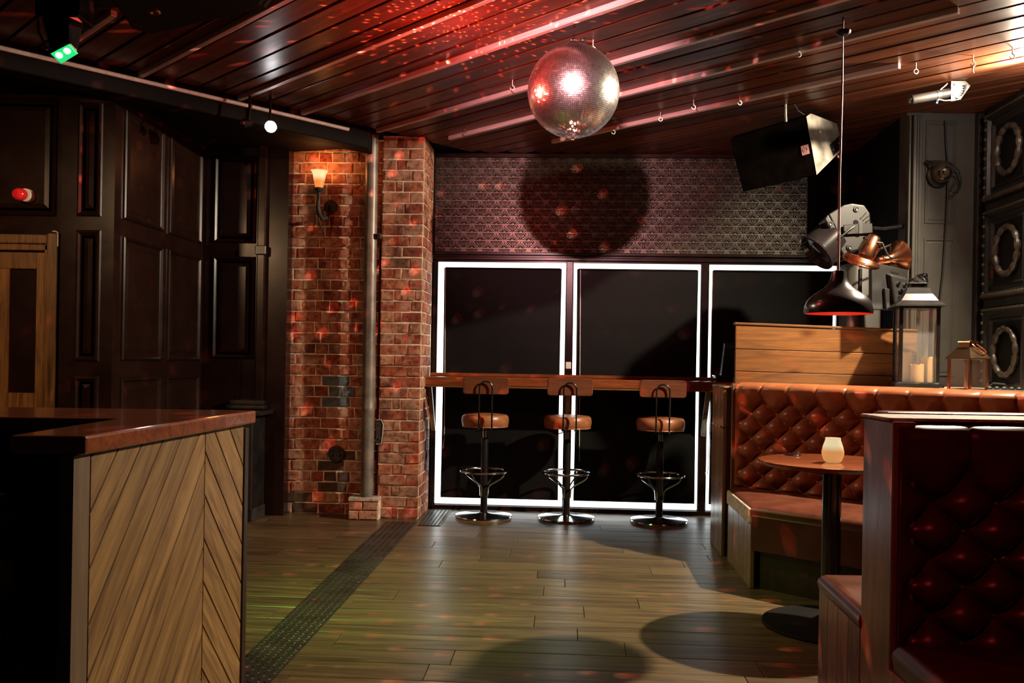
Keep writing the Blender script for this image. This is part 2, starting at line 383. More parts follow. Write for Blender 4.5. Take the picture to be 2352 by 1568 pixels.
# ---- ceiling of diagonal mahogany boards
ZC = 2.85
ce = struct(MB().hexa([(-3.3, 0.8, 2.875), (3.3, 0.8, 2.875), (3.3, 7.3, 2.875), (-3.3, 7.3, 2.875)], [(-3.3, 0.8, 2.95), (3.3, 0.8, 2.95), (3.3, 7.3, 2.95), (-3.3, 7.3, 2.95)]).build('ceiling', 'ceil_dark'), 'dark mahogany plank ceiling laid diagonally')
CX_ = Vector((1, -1, 0)).normalized(); CY_ = Vector((1, 1, 0)).normalized()
cw = 0.152; c = 0.72
while c < 6.9:
    cc = c*math.sqrt(2)           # x+y on the board's centre line
    d1 = min(7.40, 14.1-cc); d0 = max(3.0-cc, cc-6.1, -2.4)
    if d1-d0 > 0.3:
        L_ = (d1-d0)/math.sqrt(2); mid = (d0+d1)/2
        o_ = Vector(((cc-mid)/2, (cc+mid)/2, ZC+random.uniform(-0.0015, 0.0015)))
        m4 = frame(o_, CX_, -CY_)       # local z points down
        link('plank', plank_mesh(L_, 0.136, 0.024, 'plank', 0.003), 'ceil', ce, M4=m4)
    c += cw
# ---- dark beam along the left edge of the boards, dropped soffit beyond it
def dpt(d, cc, z): return Vector(((cc-d)/2, (cc+d)/2, z))
bm_ = struct(MB().hexa([dpt(7.41, 1.0, 2.70), dpt(7.41, 5.3, 2.70), dpt(7.62, 5.5, 2.70), dpt(7.62, 1.0, 2.70)], [dpt(7.41, 1.0, 2.87), dpt(7.41, 5.3, 2.87), dpt(7.62, 5.5, 2.87), dpt(7.62, 1.0, 2.87)]).build('trim_1', 'ceil_dark', bev=0.006), 'dark beam where the diagonal boards end')
sof = struct(MB().hexa([(-3.4, 4.3, 2.76), dpt(7.62, 0.9, 2.76), dpt(7.62, 5.5, 2.76), (-3.4, 7.3, 2.76)], [(-3.4, 4.3, 2.87), dpt(7.62, 0.9, 2.87), dpt(7.62, 5.5, 2.87), (-3.4, 7.3, 2.87)]).build('trim_2', 'ceil_dark'), 'dark soffit above the panelled walls')
# ---- painted battens across the boards
BT = [((-1.93, 4.27), (-2.56, 4.90), 2.31), ((-0.86, 3.86), (-2.235, 5.20), 2.985), ((0.05, 3.85), (-1.775, 5.64), 3.87), ((0.72, 3.85), (-1.44, 5.95), 4.51),
      ((1.60, 3.82), (-1.012, 6.365), 5.38), ((2.02, 4.05), (-0.50, 6.55), 6.07), ((2.094, 4.82), (0.262, 6.60), 6.89)]
bl = ['short batten under the black ceiling cabinet', 'batten running past the corner of the black ceiling cabinet', 'batten that ends at the bright spot reflections', 'brightest pink-lit batten passing left above the mirror ball',
      'long batten that the pendant lamp cord hangs from', 'long batten with a loose wire at its end, between the two wall-side battens', 'batten nearest the black loudspeaker']
for (a, b_, cc), lb in zip(BT, bl):
    dA = (a[1]-a[0]); dB = (b_[1]-b_[0])
    L_ = (dB-dA)/math.sqrt(2); mid = (dA+dB)/2
    m4 = frame(dpt(mid, cc, 2.835), CX_, CY_)
    me = MB().box(-L_/2, L_/2, -0.016, 0.016, -0.014, 0.016).mesh('ceiling_batten')
    tag(link('ceiling_batten', me, 'batten', None, 0.004, 2, M4=m4), lb, 'batten', 'pale battens across the ceiling boards')
# ---- conduit along the beam
tag(MB().tube([dpt(7.395, 1.6, 2.80), dpt(7.395, 5.04, 2.80)], 0.013, 10).build('conduit_rail', 'batten', smooth=True), 'long pale rail fixed along the dark beam edge', 'rail')

# ---- brick pier, two planes
brick_meshes = {}
def brick_mesh(w, h, d):
    k = (round(w, 2), h)
    v = random.randrange(4); key = (k, v)
    if key not in brick_meshes:
        b = MB(); j = lambda: random.uniform(-0.0035, 0.0035)
        a, c_ = w/2, h/2
        base = [(-a, 0, -c_), (a, 0, -c_), (a, 0, c_), (-a, 0, c_)]
        m1 = [(x+j(), -d*0.7, z+j()) for x, y, z in base]
        top = [(x*0.93+j(), -d+j(), z*0.88+j()) for x, y, z in base]
        b.loft([base, m1, top], True); brick_meshes[key] = b.mesh('brick')
    return brick_meshes[key]
def brick_face(parent, O, ux, nn, width, z0, z1, course=0.0813, special=None, phase=0):
    # English bond laid on the plane through O
    O, ux, nn = Vector(O), Vector(ux), Vector(nn); m0 = frame(O, ux, -nn); k = 0; z = z0
    while z + course*0.6 < z1:
        hd = (k+phase) % 2
        x = 0.0; first = True
        while x < width-0.02:
            w = 0.107 if hd else 0.215
            if hd and first: w = 0.107
            elif hd and x < 0.12: w = 0.058
            w = min(w*random.uniform(0.93, 1.07), width-x)
            if width-x-w < 0.05: w = width-x
            if w > 0.03:
                m4 = m0 @ Matrix.Translation((x+w/2, 0.002, z+course/2)) @ Matrix.Rotation(random.uniform(-0.012, 0.012), 4, 'Y')
                me = brick_mesh(round(w-0.011, 2), round(course-0.012, 4), random.choice((0.007, 0.009, 0.012)))
                mt = 'brick'
                if special: mt = special(x+w/2, z+course/2) or 'brick'
                if not me.materials: me.materials.append(M['brick'])
                o = bpy.data.objects.new('brick', me); COL.objects.link(o); o.matrix_world = m4; o.parent = parent
                if mt != 'brick':
                    o.material_slots[0].link = 'OBJECT'; o.material_slots[0].material = M[mt]
            x += w; first = False
        z += course; k += 1
# left plane
OL = Vector((-1.885, 6.795, 0)); wl = 0.93
bw1 = struct(MB(frame(OL, WAL, DEP)).box(-0.0, wl, 0.0, 0.3, 0, 2.86).build('wall_brick_left', 'mortar'), 'old red brick wall behind the wall lamp')
def spec(x, z):
    if 0.44 < x < 0.66 and (1.0 < z < 1.09 or 0.85 < z < 0.95): return 'blue_brick'
    if 0.50 < x < 0.66 and 0.14 < z < 0.5: return 'soot_brick'
    if z < 0.24 and random.random() < 0.35: return 'soot_brick'
brick_face(bw1, OL, WAL, -DEP, wl, 0.0, 2.86, special=spec)
# right plane stands forward
OR = Vector((-0.990, 6.62, 0)); wr = 0.312
bw2 = struct(MB(frame(OR, WAL, DEP)).box(0, wr, 0.0, 0.46, 0, 2.86).build('wall_brick_right', 'mortar'), 'old red brick pier beside the windows')
brick_face(bw2, OR, WAL, -DEP, wr, 0.0, 2.86, phase=1)
brick_face(bw2, OR+WAL*wr, DEP, WAL, 0.40, 0.0, 2.86, course=0.0813)
# ---- window wall
wb = struct(MB(TW).box(-1.13, 2.35, 0.13, 0.22, 0, 2.86).build('wall_back', 'black'), 'black window wall with a pressed tin band')
def wpart(name, m, *bx, bev=0.004, parent=wb):
    b = MB(TW)
    for q in bx: b.box(*q)
    return b.build(name, m, parent, bev=bev)
wpart('header', 'panel', (-1.13, 2.35, 0.0, 0.13, 1.99, 2.05)); wpart('header_molding', 'panel', (-1.13, 2.3, -0.025, 0.0, 2.035, 2.06), (-1.13, 2.3, -0.012, 0.0, 1.995, 2.02))
wpart('cornice', 'panel', (-1.13, 2.35, -0.012, 0.13, 2.815, 2.85))
wpart('corner_post', 'panel', (-1.13, -1.098, -0.03, 0.13, 0, 2.85), (-1.098, -1.068, -0.012, 0.13, 0, 1.99))
wpart('tin_edge', 'panel', (-1.100, -1.085, -0.03, 0.0, 2.05, 2.82))
wpart('tin_backing', 'tin', (-1.09, 1.93, 0.012, 0.05, 2.05, 2.83), bev=0)
wpart('black_board', 'soft_black', (1.86, 2.35, -0.03, 0.12, 2.05, 2.85))
wpart('mullion', 'panel', (-0.028, 0.024, -0.02, 0.10, 0.0, 1.99)); wpart('mullion', 'panel', (1.038, 1.090, -0.02, 0.10, 0.0, 1.99)); wpart('mullion', 'panel', (2.10, 2.36, -0.02, 0.10, 0.0, 2.05))
wpart('switch_plate', 'white_plastic', (-0.024, 0.020, -0.026, -0.018, 1.135, 1.19))
wpart('threshold', 'panel', (-1.13, 2.35, -0.035, 0.13, 0.0, 0.032))
# pressed tin tiles: a fan over an inverted triangle, twice per tile
def tin_mesh(w, h):
    b = MB(); b.face([(-w/2, 0, -h/2), (w/2, 0, -h/2), (w/2, 0, h/2), (-w/2, 0, h/2)])
    def bar(x0, z0, x1, z1, r=0.0026, hh=0.0042):
        t = Vector((x1-x0, 0, z1-z0)).normalized(); n_ = Vector((-t.z, 0, t.x))*r
        a, c_ = Vector((x0, -0.0003, z0)), Vector((x1, -0.0003, z1)); k = Vector((0, -hh, 0))
        b.face([a-n_, c_-n_, c_+k, a+k]); b.face([a+k, c_+k, c_+n_, a+n_])
    for cx, cz in ((-w/4, -h/4), (w/4, h/4)):
        s = w/0.13*0.98
        for k in range(9):
            an = math.radians(12+156*k/8); l0, l1 = 0.012*s, (0.050 if k % 2 else 0.060)*s
            bar(cx+l0*math.cos(an), cz+0.004+l0*math.sin(an)*0.8, cx+l1*math.cos(an), cz+0.004+l1*math.sin(an)*0.92)
        T = [(-0.046*s, -0.006), (0.046*s, -0.006), (0, -0.054*s)]
        for k in range(3):
            p, q = T[k], T[(k+1) % 3]; bar(cx+p[0], cz+p[1], cx+q[0], cz+q[1], 0.003, 0.005)
        bar(cx-0.005, cz-0.008, cx-0.005, cz-0.046*s); bar(cx+0.005, cz-0.008, cx+0.005, cz-0.046*s)
        for sg in (-1, 1): bar(cx+sg*0.012, cz-0.014, cx+sg*0.030, cz-0.014); bar(cx+sg*0.012, cz-0.014, cx+sg*0.012, cz-0.027)
        q = 0.005; b.face([(cx-q, -0.006, cz), (cx, -0.006, cz-q), (cx+q, -0.006, cz), (cx, -0.006, cz+q)])
    return b.mesh('tin_tile')
tw, th_ = 0.1305, 0.1275
tm = tin_mesh(tw, th_)
for i in range(23):
    for j in range(6):
        link('tin_tile', tm, 'tin', wb, M4=TW @ Matrix.Translation((-1.085+tw*(i+0.5), 0.008+random.uniform(0, 0.001), 2.056+th_*(j+0.5))))
# three windows: bright frosted panes, black blinds hung in front
WN = [(-1.065, -0.027, -1.010, -0.066), (0.025, 1.038, 0.056, 1.012), (1.092, 2.093, 1.122, 2.062)]
for k, (a, b_, c_, d_) in enumerate(WN):
    wn = struct(MB(TW).box(a-0.002, a+0.006, 0.0, 0.1, 0.03, 1.985).box(b_-0.006, b_+0.002, 0.0, 0.1, 0.03, 1.985).box(a, b_, 0.0, 0.1, 0.028, 0.036).box(a, b_, 0.0, 0.1, 1.978, 1.99).build('window_%d' % (k+1), 'panel'),
                ['daylit window beside the brick pier', 'daylit window in the middle of the three', 'daylit window behind the pendant lamp'][k])
    MB(TW).box(a+0.004, b_-0.004, 0.034, 0.05, 0.03, 1.985).build('pane', 'glow', wn)
    t = thing('roller_blind', ['black roller blind in the window beside the brick pier', 'black roller blind in the middle window behind the second stool', 'black roller blind partly hidden by the pine screen and pendant'][k], 'blind', tuple(TW @ Vector(((c_+d_)/2, 0, 0.08))), 'black roller blinds')
    b = MB(TW); n = 24
    r0 = []; r1 = []
    for i in range(n+1):      # cloth, faintly waved and narrowing to the middle as it hangs
        z = 0.100+(1.932-0.100)*i/n; wv = 0.0025*math.sin(i*1.9)
        nar = 0.012*math.sin(PI*i/n)
        r0.append([(c_+nar*0.3, 0.002+wv, z), (d_-nar*0.3, 0.002+wv, z), (d_-nar*0.3, 0.005+wv, z), (c_+nar*0.3, 0.005+wv, z)])
    b.loft(r0); b.build('fabric', 'blind', t, smooth=True)
    MB(TW).box(c_, d_, -0.003, 0.010, 0.086, 0.100).build('bottom_bar', 'soft_black', t, bev=0.003)
    MB(TW).tube([(c_+0.01, 0.006, 1.928), (d_-0.01, 0.006, 1.928)], 0.009, 10).build('roller', 'soft_black', t, smooth=True)
    xs = [-1.0, 0.082, 1.112][k]
    if k == 1:
        p0 = [(xs, 0.0, 1.93), (xs+0.008, -0.01, 1.2), (xs+0.016, -0.015, 0.5), (xs+0.018, -0.016, 0.40)]
    elif k == 2:
        p0 = [(xs+0.01, 0.0, 1.93), (xs+0.008, -0.01, 1.0), (xs+0.004, -0.02, 0.45), (xs-0.004, -0.02, 0.33), (xs-0.018, -0.02, 0.31), (xs-0.024, -0.02, 0.34)]
    else:
        p0 = [(xs, 0.0, 1.93), (xs+0.012, -0.01, 1.0), (xs+0.016, -0.015, 0.55), (xs+0.006, -0.015, 0.48)]
    MB(TW).tube(p0, 0.0032, 6).build('bead_chain', 'cable_white', t, label='pale beaded pull chain')
# ---- panelled left walls
PROF = [(0, 0), (0.006, 0.010), (0.016, 0.016), (0.028, 0.004), (0.034, 0.0), (0.05, 0.0), (0.075, 0.007)]
def panel(parent, O, ux, nn, x0, x1, z0, z1, m='panel', prof=PROF):
    return MB().loops(O, ux, UP, nn, x0, x1, z0, z1, prof).build('panel', m, parent)
X3 = Vector((1, 0, 0)); NY = Vector((0, -1, 0))
wd = struct(MB().box(-3.4, -2.72, 5.36, 5.46, 0, 2.80).box(-2.72, -2.40, 5.30, 5.46, 0, 2.80).build('wall_left', 'panel'), 'dark brown panelled wall with the timber door')
OW = Vector((0, 5.36, 0)); OW2 = Vector((0, 5.30, 0))
panel(wd, OW, X3, NY, -3.35, -2.775, 2.02, 2.735)
for z0, z1 in ((2.015, 2.70), (1.145, 1.935), (0.3, 1.06)): panel(wd, OW2, X3, NY, -2.625, -2.475, z0, z1)
sd = struct(MB().prism([Vector((-2.405, 5.30, 0)), Vector((-2.335, 6.64, 0)), Vector((-2.45, 6.64, 0)), Vector((-2.52, 5.46, 0))], (0, 0, 2.80)).build('wall_side', 'panel'), 'dark panelled wall running towards the brick pier')
ns = Vector((DEP.y, -DEP.x, 0)); OS = Vector((-2.403, 5.34, 0)); us = Vector((0.07, 1.34, 0)).normalized(); ns = Vector((us.y, -us.x, 0))
for x0, x1 in ((0.07, 0.62), (0.70, 1.25)):
    for z0, z1 in ((2.02, 2.70), (1.15, 1.92), (0.3, 1.05)): panel(sd, OS, us, ns, x0, x1, z0, z1)
wf = struct(MB().box(-2.36, -1.70, 6.64, 6.80, 0, 2.80).build('wall_far', 'panel'), 'dark panelled wall beside the brick pier')
OFW = Vector((0, 6.64, 0))
for z0, z1 in ((2.04, 2.70), (1.17, 1.94)): panel(wf, OFW, X3, NY, -2.26, -1.935, z0, z1)
MB().box(-1.915, -1.855, 6.585, 6.64, 0, 2.78).build('pilaster', 'panel', wf, bev=0.008, seg=2)
MB().box(-1.925, -1.845, 6.57, 6.64, 1.95, 2.02).build('pilaster_band', 'panel', wf, bev=0.006)
MB().box(-2.12, -1.83, 6.54, 6.66, 0.80, 0.83).box(-2.10, -1.84, 6.56, 6.66, 0.83, 0.865).build('ledge_molding', 'black', wf, bev=0.008, seg=2)
# timber door with architrave
dr = struct(MB().box(-3.3, -2.83, 5.385, 5.42, 0.0, 1.82).build('door_1', 'door_wood'), 'brown stained timber door with recessed panel')
dp = [(0, 0.0), (0.012, -0.012), (0.03, -0.014), (0.05, -0.008)]
MB().box(-2.885, -2.832, 5.345, 5.39, 0.0, 1.80).build('stile', 'door_wood', dr, bev=0.003)
MB().box(-3.3, -2.885, 5.345, 5.39, 1.70, 1.80).build('rail', 'door_wood', dr, bev=0.003)
MB().box(-3.115, -3.045, 5.345, 5.39, 0.3, 1.70).build('stile', 'door_wood', dr, bev=0.003)
MB().loops(Vector((0, 5.385, 0)), X3, UP, NY, -3.045, -2.885, 0.95, 1.70, [(0, 0), (0.01, 0.012), (0.02, 0.012), (0.035, 0.018)]).build('door_panel', 'door_wood', dr)
MB().box(-3.045, -2.885, 5.345, 5.39, 0.85, 0.95).build('rail', 'door_wood', dr, bev=0.003)
MB().box(-2.81, -2.745, 5.315, 5.37, 0, 1.915).box(-2.832, -2.81, 5.33, 5.38, 0, 1.86).build('architrave', 'door_wood', dr, bev=0.006, seg=2)
MB().box(-3.3, -2.81, 5.315, 5.37, 1.85, 1.905).box(-3.3, -2.81, 5.33, 5.38, 1.81, 1.85).build('architrave', 'door_wood', dr, bev=0.006, seg=2)
MB().tube([(-2.775, 5.315, 1.925), (-2.755, 5.31, 1.925), (-2.742, 5.31, 1.918), (-2.74, 5.31, 1.90), (-2.74, 5.31, 1.835)], 0.0035, 6).build('wire_clip', 'cable_white', dr, label='bent white cable over the frame corner')
# ---- right side: return, pilaster wall, coffered wall
rt = struct(MB().prism([Vector((2.545, 5.76, 0)), Vector((2.62, 6.95, 0)), Vector((2.80, 6.95, 0)), Vector((2.75, 5.80, 0))], (0, 0, 2.86)).build('wall_return', 'soft_black'), 'black wall return behind the lamps')
pw = struct(MB().box(2.545, 3.08, 5.75, 5.86, 0, 2.86).build('wall_right_end', 'grey_paint'), 'charcoal panelled wall with the dome camera')
OP = Vector((0, 5.75, 0)); flat = [(0, 0), (0.004, 0.006), (0.012, 0.006), (0.018, -0.002), (0.03, 0.003)]
panel(pw, OP, X3, NY, 2.665, 2.872, 2.13, 2.80, 'grey_paint', flat); panel(pw, OP, X3, NY, 2.665, 2.872, 1.14, 2.035, 'grey_paint', flat)
for a, b_, h in ((2.548, 2.562, 0.03), (2.570, 2.592, 0.045), (2.596, 2.612, 0.035), (2.618, 2.640, 0.02)):
    MB().box(a, b_, 5.75-h, 5.76, 0, 2.83).build('fluting', 'grey_paint', pw, bev=0.005, seg=2)
MB().box(2.985, 3.03, 5.70, 5.76, 0, 2.85).build('corner_strip', 'black', pw, bev=0.006)
RO = Vector((3.012, 5.66, 0)); RU = Vector((-DEP.x, -DEP.y, 0)); RN = Vector((-DEP.y, DEP.x, 0))    # coffered wall, u runs towards the room
cwall = struct(MB().prism([RO, RO+RU*3.2, RO+RU*3.2-RN*0.12, RO-RN*0.12], (0, 0, 2.86)).build('wall_right', 'black'), 'black coffered wall with carved wreaths')
def rp(u, z, h=0.0): return RO+RU*u+RN*h+UP*z
for j, zc in enumerate((2.525, 1.913, 1.30)):
    for i in range(2):
        u0 = 0.03+0.60*i
        cf = MB().loops(RO, RU, UP, RN, u0, u0+0.56, zc-0.285, zc+0.285, [(0, 0), (0.01, 0.028), (0.045, 0.028), (0.055, 0.006), (0.075, 0.006), (0.085, 0.016), (0.10, 0.0), (0.12, 0.0)]).build('coffer', 'black', cwall)
        for k in range(9):
            MB().sphere(rp(u0+0.028, zc-0.245+0.061*k, 0.03), 0.013, 6).build('bead', 'bead', cf, smooth=True)
        rb = MB(); pts = [rp(u0+0.02+0.52*k/26, zc-0.262, 0.034) for k in range(27)]
        rb.tube(pts, [0.017 if k % 2 else 0.012 for k in range(27)], 8); rb.build('rope_molding', 'bead', cf, smooth=True)
        rb = MB(); pts = [rp(u0+0.02+0.52*k/20, zc+0.262, 0.034) for k in range(21)]
        rb.tube(pts, [0.010 if k % 2 else 0.007 for k in range(21)], 8); rb.build('top_molding', 'bead', cf, smooth=True)
        wr_ = MB(); n = 52
        wr_.tube([rp(u0+0.285, zc, 0.016)+RU*0.135*math.cos(2*PI*k/n)+UP*0.143*math.sin(2*PI*k/n) for k in range(n)], [0.020 if k % 4 < 3 else 0.013 for k in range(n)], 8, True)
        wr_.build('wreath', 'bead', cf, smooth=True)
# dark bulkhead at the ceiling corner over the coffers
struct(MB().prism([(2.36, 4.05, 2.79), (2.72, 4.35, 2.79), (3.1, 4.1, 2.79), (2.6, 3.4, 2.79)], (0, 0, 0.07)).build('trim_3', 'black'), 'dark bulkhead corner above the spotlight')

# ================================================================== FLOOR METALWORK
def tread(name, quad, label, du, dv, kw=0.014):
    # steel plate with raised lozenges; quad = 4 floor corners (near-left, near-right, far-right, far-left)
    q = [Vector((*p, 0)) for p in quad]
    b = MB().prism(q, (0, 0, 0.004)); 
    o = b.build(name, 'plate'); tag(o, label, 'floor plate')
    lu = (q[1]-q[0]).length; lv = (q[3]-q[0]).length; s = MB(); nu = int(lu/du); nv = int(lv/dv)
    for j in range(nv):
        for i in range(nu):
            a, c_ = (i+0.5)/nu, (j+0.5)/nv
            p = q[0].lerp(q[1], a).lerp(q[3].lerp(q[2], a), c_)+UP*0.004
            an = (0.6 if (i+j) % 2 else -0.6); t = Vector((math.cos(an), math.sin(an), 0)); w = Vector((-t.y, t.x, 0))
            A, B_, C_, D_ = p-t*kw, p+t*kw, p-w*0.0042, p+w*0.0042; K = p+UP*0.0032
            s.face([A, C_, K]); s.face([C_, B_, K]); s.face([B_, D_, K]); s.face([D_, A, K])
    st = s.build('lozenge', 'plate', o); st['kind'] = 'stuff'; return o
tread('tread_strip', [(-1.085, 2.60), (-0.905, 2.59), (-0.672, 6.45), (-0.905, 6.47)], 'long steel tread plate strip running down the floor', 0.030, 0.030)
tread('tread_mat', [(-0.655, 6.335), (-0.497, 6.335), (-0.455, 7.0), (-0.64, 7.0)], 'short steel tread plate by the foot of the brick pier', 0.026, 0.034)

# ================================================================== PIER FITTINGS
bxo = thing('pipe_plinth', 'small brick plinth at the foot of the grey pipe', 'plinth', (-1.07, 6.60, 0))
MB().prism([(-1.185, 6.53, 0), (-0.972, 6.53, 0), (-0.955, 6.70, 0), (-1.17, 6.71, 0)], (0, 0, 0.135)).build('core', 'mortar', bxo)
for z0, z1, xs in ((0.003, 0.066, (-1.19, -1.115, -0.968)), (0.072, 0.135, (-1.19, -1.085, -0.968))):
    for a, b_ in zip(xs, xs[1:]):
        MB().box(a+0.003, b_-0.004, 6.515, 6.60, z0, z1).build('brick', 'brick', bxo, bev=0.006)
MB().box(-1.19, -0.962, 6.51, 6.71, 0.138, 0.165).build('cap', 'old_board', bxo, bev=0.004)
pp = thing('drain_pipe', 'tall dented grey metal pipe against the brickwork', 'pipe', (-1.06, 6.57, 0.165))
dz = [0.165, 0.30, 0.6, 0.80, 0.815, 0.83, 0.90, 1.0, 1.25, 1.5, 1.80, 1.83, 1.86, 2.2, 2.6, 2.86]
b = MB(); rg = []
for i, z in enumerate(dz):
    x = -1.062+0.012*(z-0.165)/2.7*-0.6; rr = 0.0475+(0.004 if z in (0.815, 1.83) else 0)
    rg.append([(x+rr*math.cos(2*PI*k/18)+(0.006 if z in (0.9, 1.0) and k < 6 else 0), 6.575+rr*math.sin(2*PI*k/18), z) for k in range(18)])
b.loft(rg); b.build('pipe_body', mat('pipe_paint', (0.21, 0.185, 0.165), 0.42, 0.35, var=0.5, nscale=7, rvar=0.1, bstr=0.15), pp, smooth=True)
MB().box(-1.012, -0.985, 6.52, 6.60, 2.08, 2.12).build('bracket', 'rust', pp, bev=0.004)
cb = thing('pier_back_box', 'small dark metal back box with white edge beside the pipe', 'box', (-0.975, 6.60, 0.6))
MB().box(-1.005, -0.955, 6.575, 6.61, 0.56, 0.735).build('body', 'rust', cb, bev=0.004)
MB().tube([(-1.0, 6.57, 0.735), (-0.965, 6.57, 0.738), (-0.948, 6.57, 0.70), (-0.953, 6.57, 0.63), (-0.962, 6.57, 0.56), (-1.0, 6.57, 0.556)], 0.003, 6).build('rim', 'cable_white', cb)
for z in (0.60, 0.70): MB().lathe([(0.010, 0), (0.008, 0.006)], 10, (-0.975, 6.575, z), (0, -1, 0)).build('screw', 'steel', cb)
ip = thing('iron_disc', 'round rusty iron plate on the lower brickwork', 'plate', (-1.33, 6.74, 0.46))
MB().lathe([(0.065, 0), (0.062, 0.012), (0.045, 0.014), (0.03, 0.010), (0.001, 0.010)], 20, (-1.33, 6.742, 0.46), (0, -1, 0)).build('disc', 'rust', ip, smooth=True)
for dx in (-0.03, 0.025): MB().sphere((-1.33+dx, 6.725, 0.455), 0.011, 6).build('bolt', 'steel', ip, smooth=True)
# wall lamp
sc = thing('wall_lamp', 'glowing amber glass wall lamp on the brick wall', 'lamp', (-1.43, 6.75, 2.30))
MB().lathe([(0.028, 0.0), (0.032, 0.02), (0.043, 0.07), (0.047, 0.10), (0.054, 0.122), (0.064, 0.132)], 28, (-1.462, 6.60, 2.455), caps=False).build('glass_shade', 'sconce_glass', sc, smooth=True)
MB().lathe([(0.010, -0.07), (0.014, -0.05), (0.011, -0.03), (0.030, -0.012), (0.033, 0.002), (0.02, 0.01)], 20, (-1.462, 6.60, 2.455)).build('cup', 'rust', sc, smooth=True)
MB().tube([(-1.462, 6.60, 2.39), (-1.468, 6.60, 2.33), (-1.462, 6.61, 2.27), (-1.445, 6.64, 2.235), (-1.42, 6.69, 2.25), (-1.41, 6.74, 2.30)], [0.010, 0.016, 0.019, 0.017, 0.013, 0.010], 10).build('arm', 'rust', sc, smooth=True)
MB().lathe([(0.001, 0.03), (0.03, 0.028), (0.05, 0.018), (0.056, 0.0)], 24, (-1.405, 6.768, 2.345), (0, -1, 0)).build('back_plate', 'rust', sc, smooth=True)
MB().tube([(-1.462, 6.61, 2.24), (-1.455, 6.63, 2.18), (-1.44, 6.68, 2.14), (-1.445, 6.72, 2.10)], [0.006, 0.008, 0.005, 0.002], 8).build('scroll', 'rust', sc, smooth=True)
lamp('wall_lamp_light', 'POINT', (-1.462, 6.60, 2.62), 2.6, (1.0, 0.34, 0.10), 0.025)
tag(MB().tube([(-1.40, 6.755, 2.50), (-1.30, 6.75, 2.495), (-1.20, 6.75, 2.497), (-1.155, 6.75, 2.54), (-1.135, 6.74, 2.62), (-1.125, 6.73, 2.74), (-1.12, 6.73, 2.84)], 0.005, 6).build('lamp_cable', mat('old_cable', (0.35, 0.16, 0.09), 0.6)), 'thin cable looping from the wall lamp up beside the pipe', 'cable')

# low dark cabinet left of the pier
lc = thing('low_cabinet', 'low black cabinet standing against the left side of the brick', 'cabinet', (-1.98, 6.5, 0))
MB().prism([(-2.25, 6.36, 0), (-1.862, 6.37, 0), (-1.84, 6.62, 0), (-2.25, 6.62, 0)], (0, 0, 0.765)).build('body', 'black', lc, bev=0.004)
MB().prism([(-2.26, 6.345, 0.765), (-1.80, 6.355, 0.765), (-1.78, 6.63, 0.765), (-2.26, 6.63, 0.765)], (0, 0, 0.03)).build('top', 'black', lc, bev=0.006, seg=2)
MB().prism([(-1.862, 6.37, 0.001), (-1.84, 6.62, 0.001), (-1.832, 6.62, 0.001), (-1.854, 6.37, 0.001)], (0, 0, 0.09)).build('kick_board', 'rust', lc)

# ================================================================== BAR LEDGE AND STOOLS
bc = thing('bar_ledge', 'long varnished red wood bar ledge under the windows', 'counter', tuple(TW @ Vector((0.1, -0.2, 1.0))))
MB(TW).box(-1.122, 1.30, -0.345, 0.0, 0.995, 1.062).build('slab', 'counter', bc, bev=0.008, seg=2)
MB(TW).box(-1.10, 1.30, -0.04, 0.012, 1.062, 1.088).build('upstand', 'counter', bc, bev=0.004)
MB(TW).box(-1.122, 1.30, -0.34, -0.32, 0.983, 0.996).build('edge_strip', 'pine', bc)
for s_ in (-1.075, 0.0, 1.065, 1.165):
    MB(TW).hexa([(s_-0.018, -0.025, 0.62), (s_+0.018, -0.025, 0.62), (s_+0.018, 0.0, 0.62), (s_-0.018, 0.0, 0.62)], [(s_-0.018, -0.27, 0.99), (s_+0.018, -0.27, 0.99), (s_+0.018, -0.235, 0.99), (s_-0.018, -0.235, 0.99)]).build('brace', 'old_board' if s_ > 1 else 'post_wood', bc, bev=0.003)
def rrect(w, h, r, n=5):
    pts = []
    for cx, cz, a0 in ((w/2-r, -h/2+r, -PI/2), (w/2-r, h/2-r, 0), (-w/2+r, h/2-r, PI/2), (-w/2+r, -h/2+r, PI)):
        pts += [(cx+r*math.cos(a0+PI/2*k/n), cz+r*math.sin(a0+PI/2*k/n)) for k in range(n+1)]
    return pts
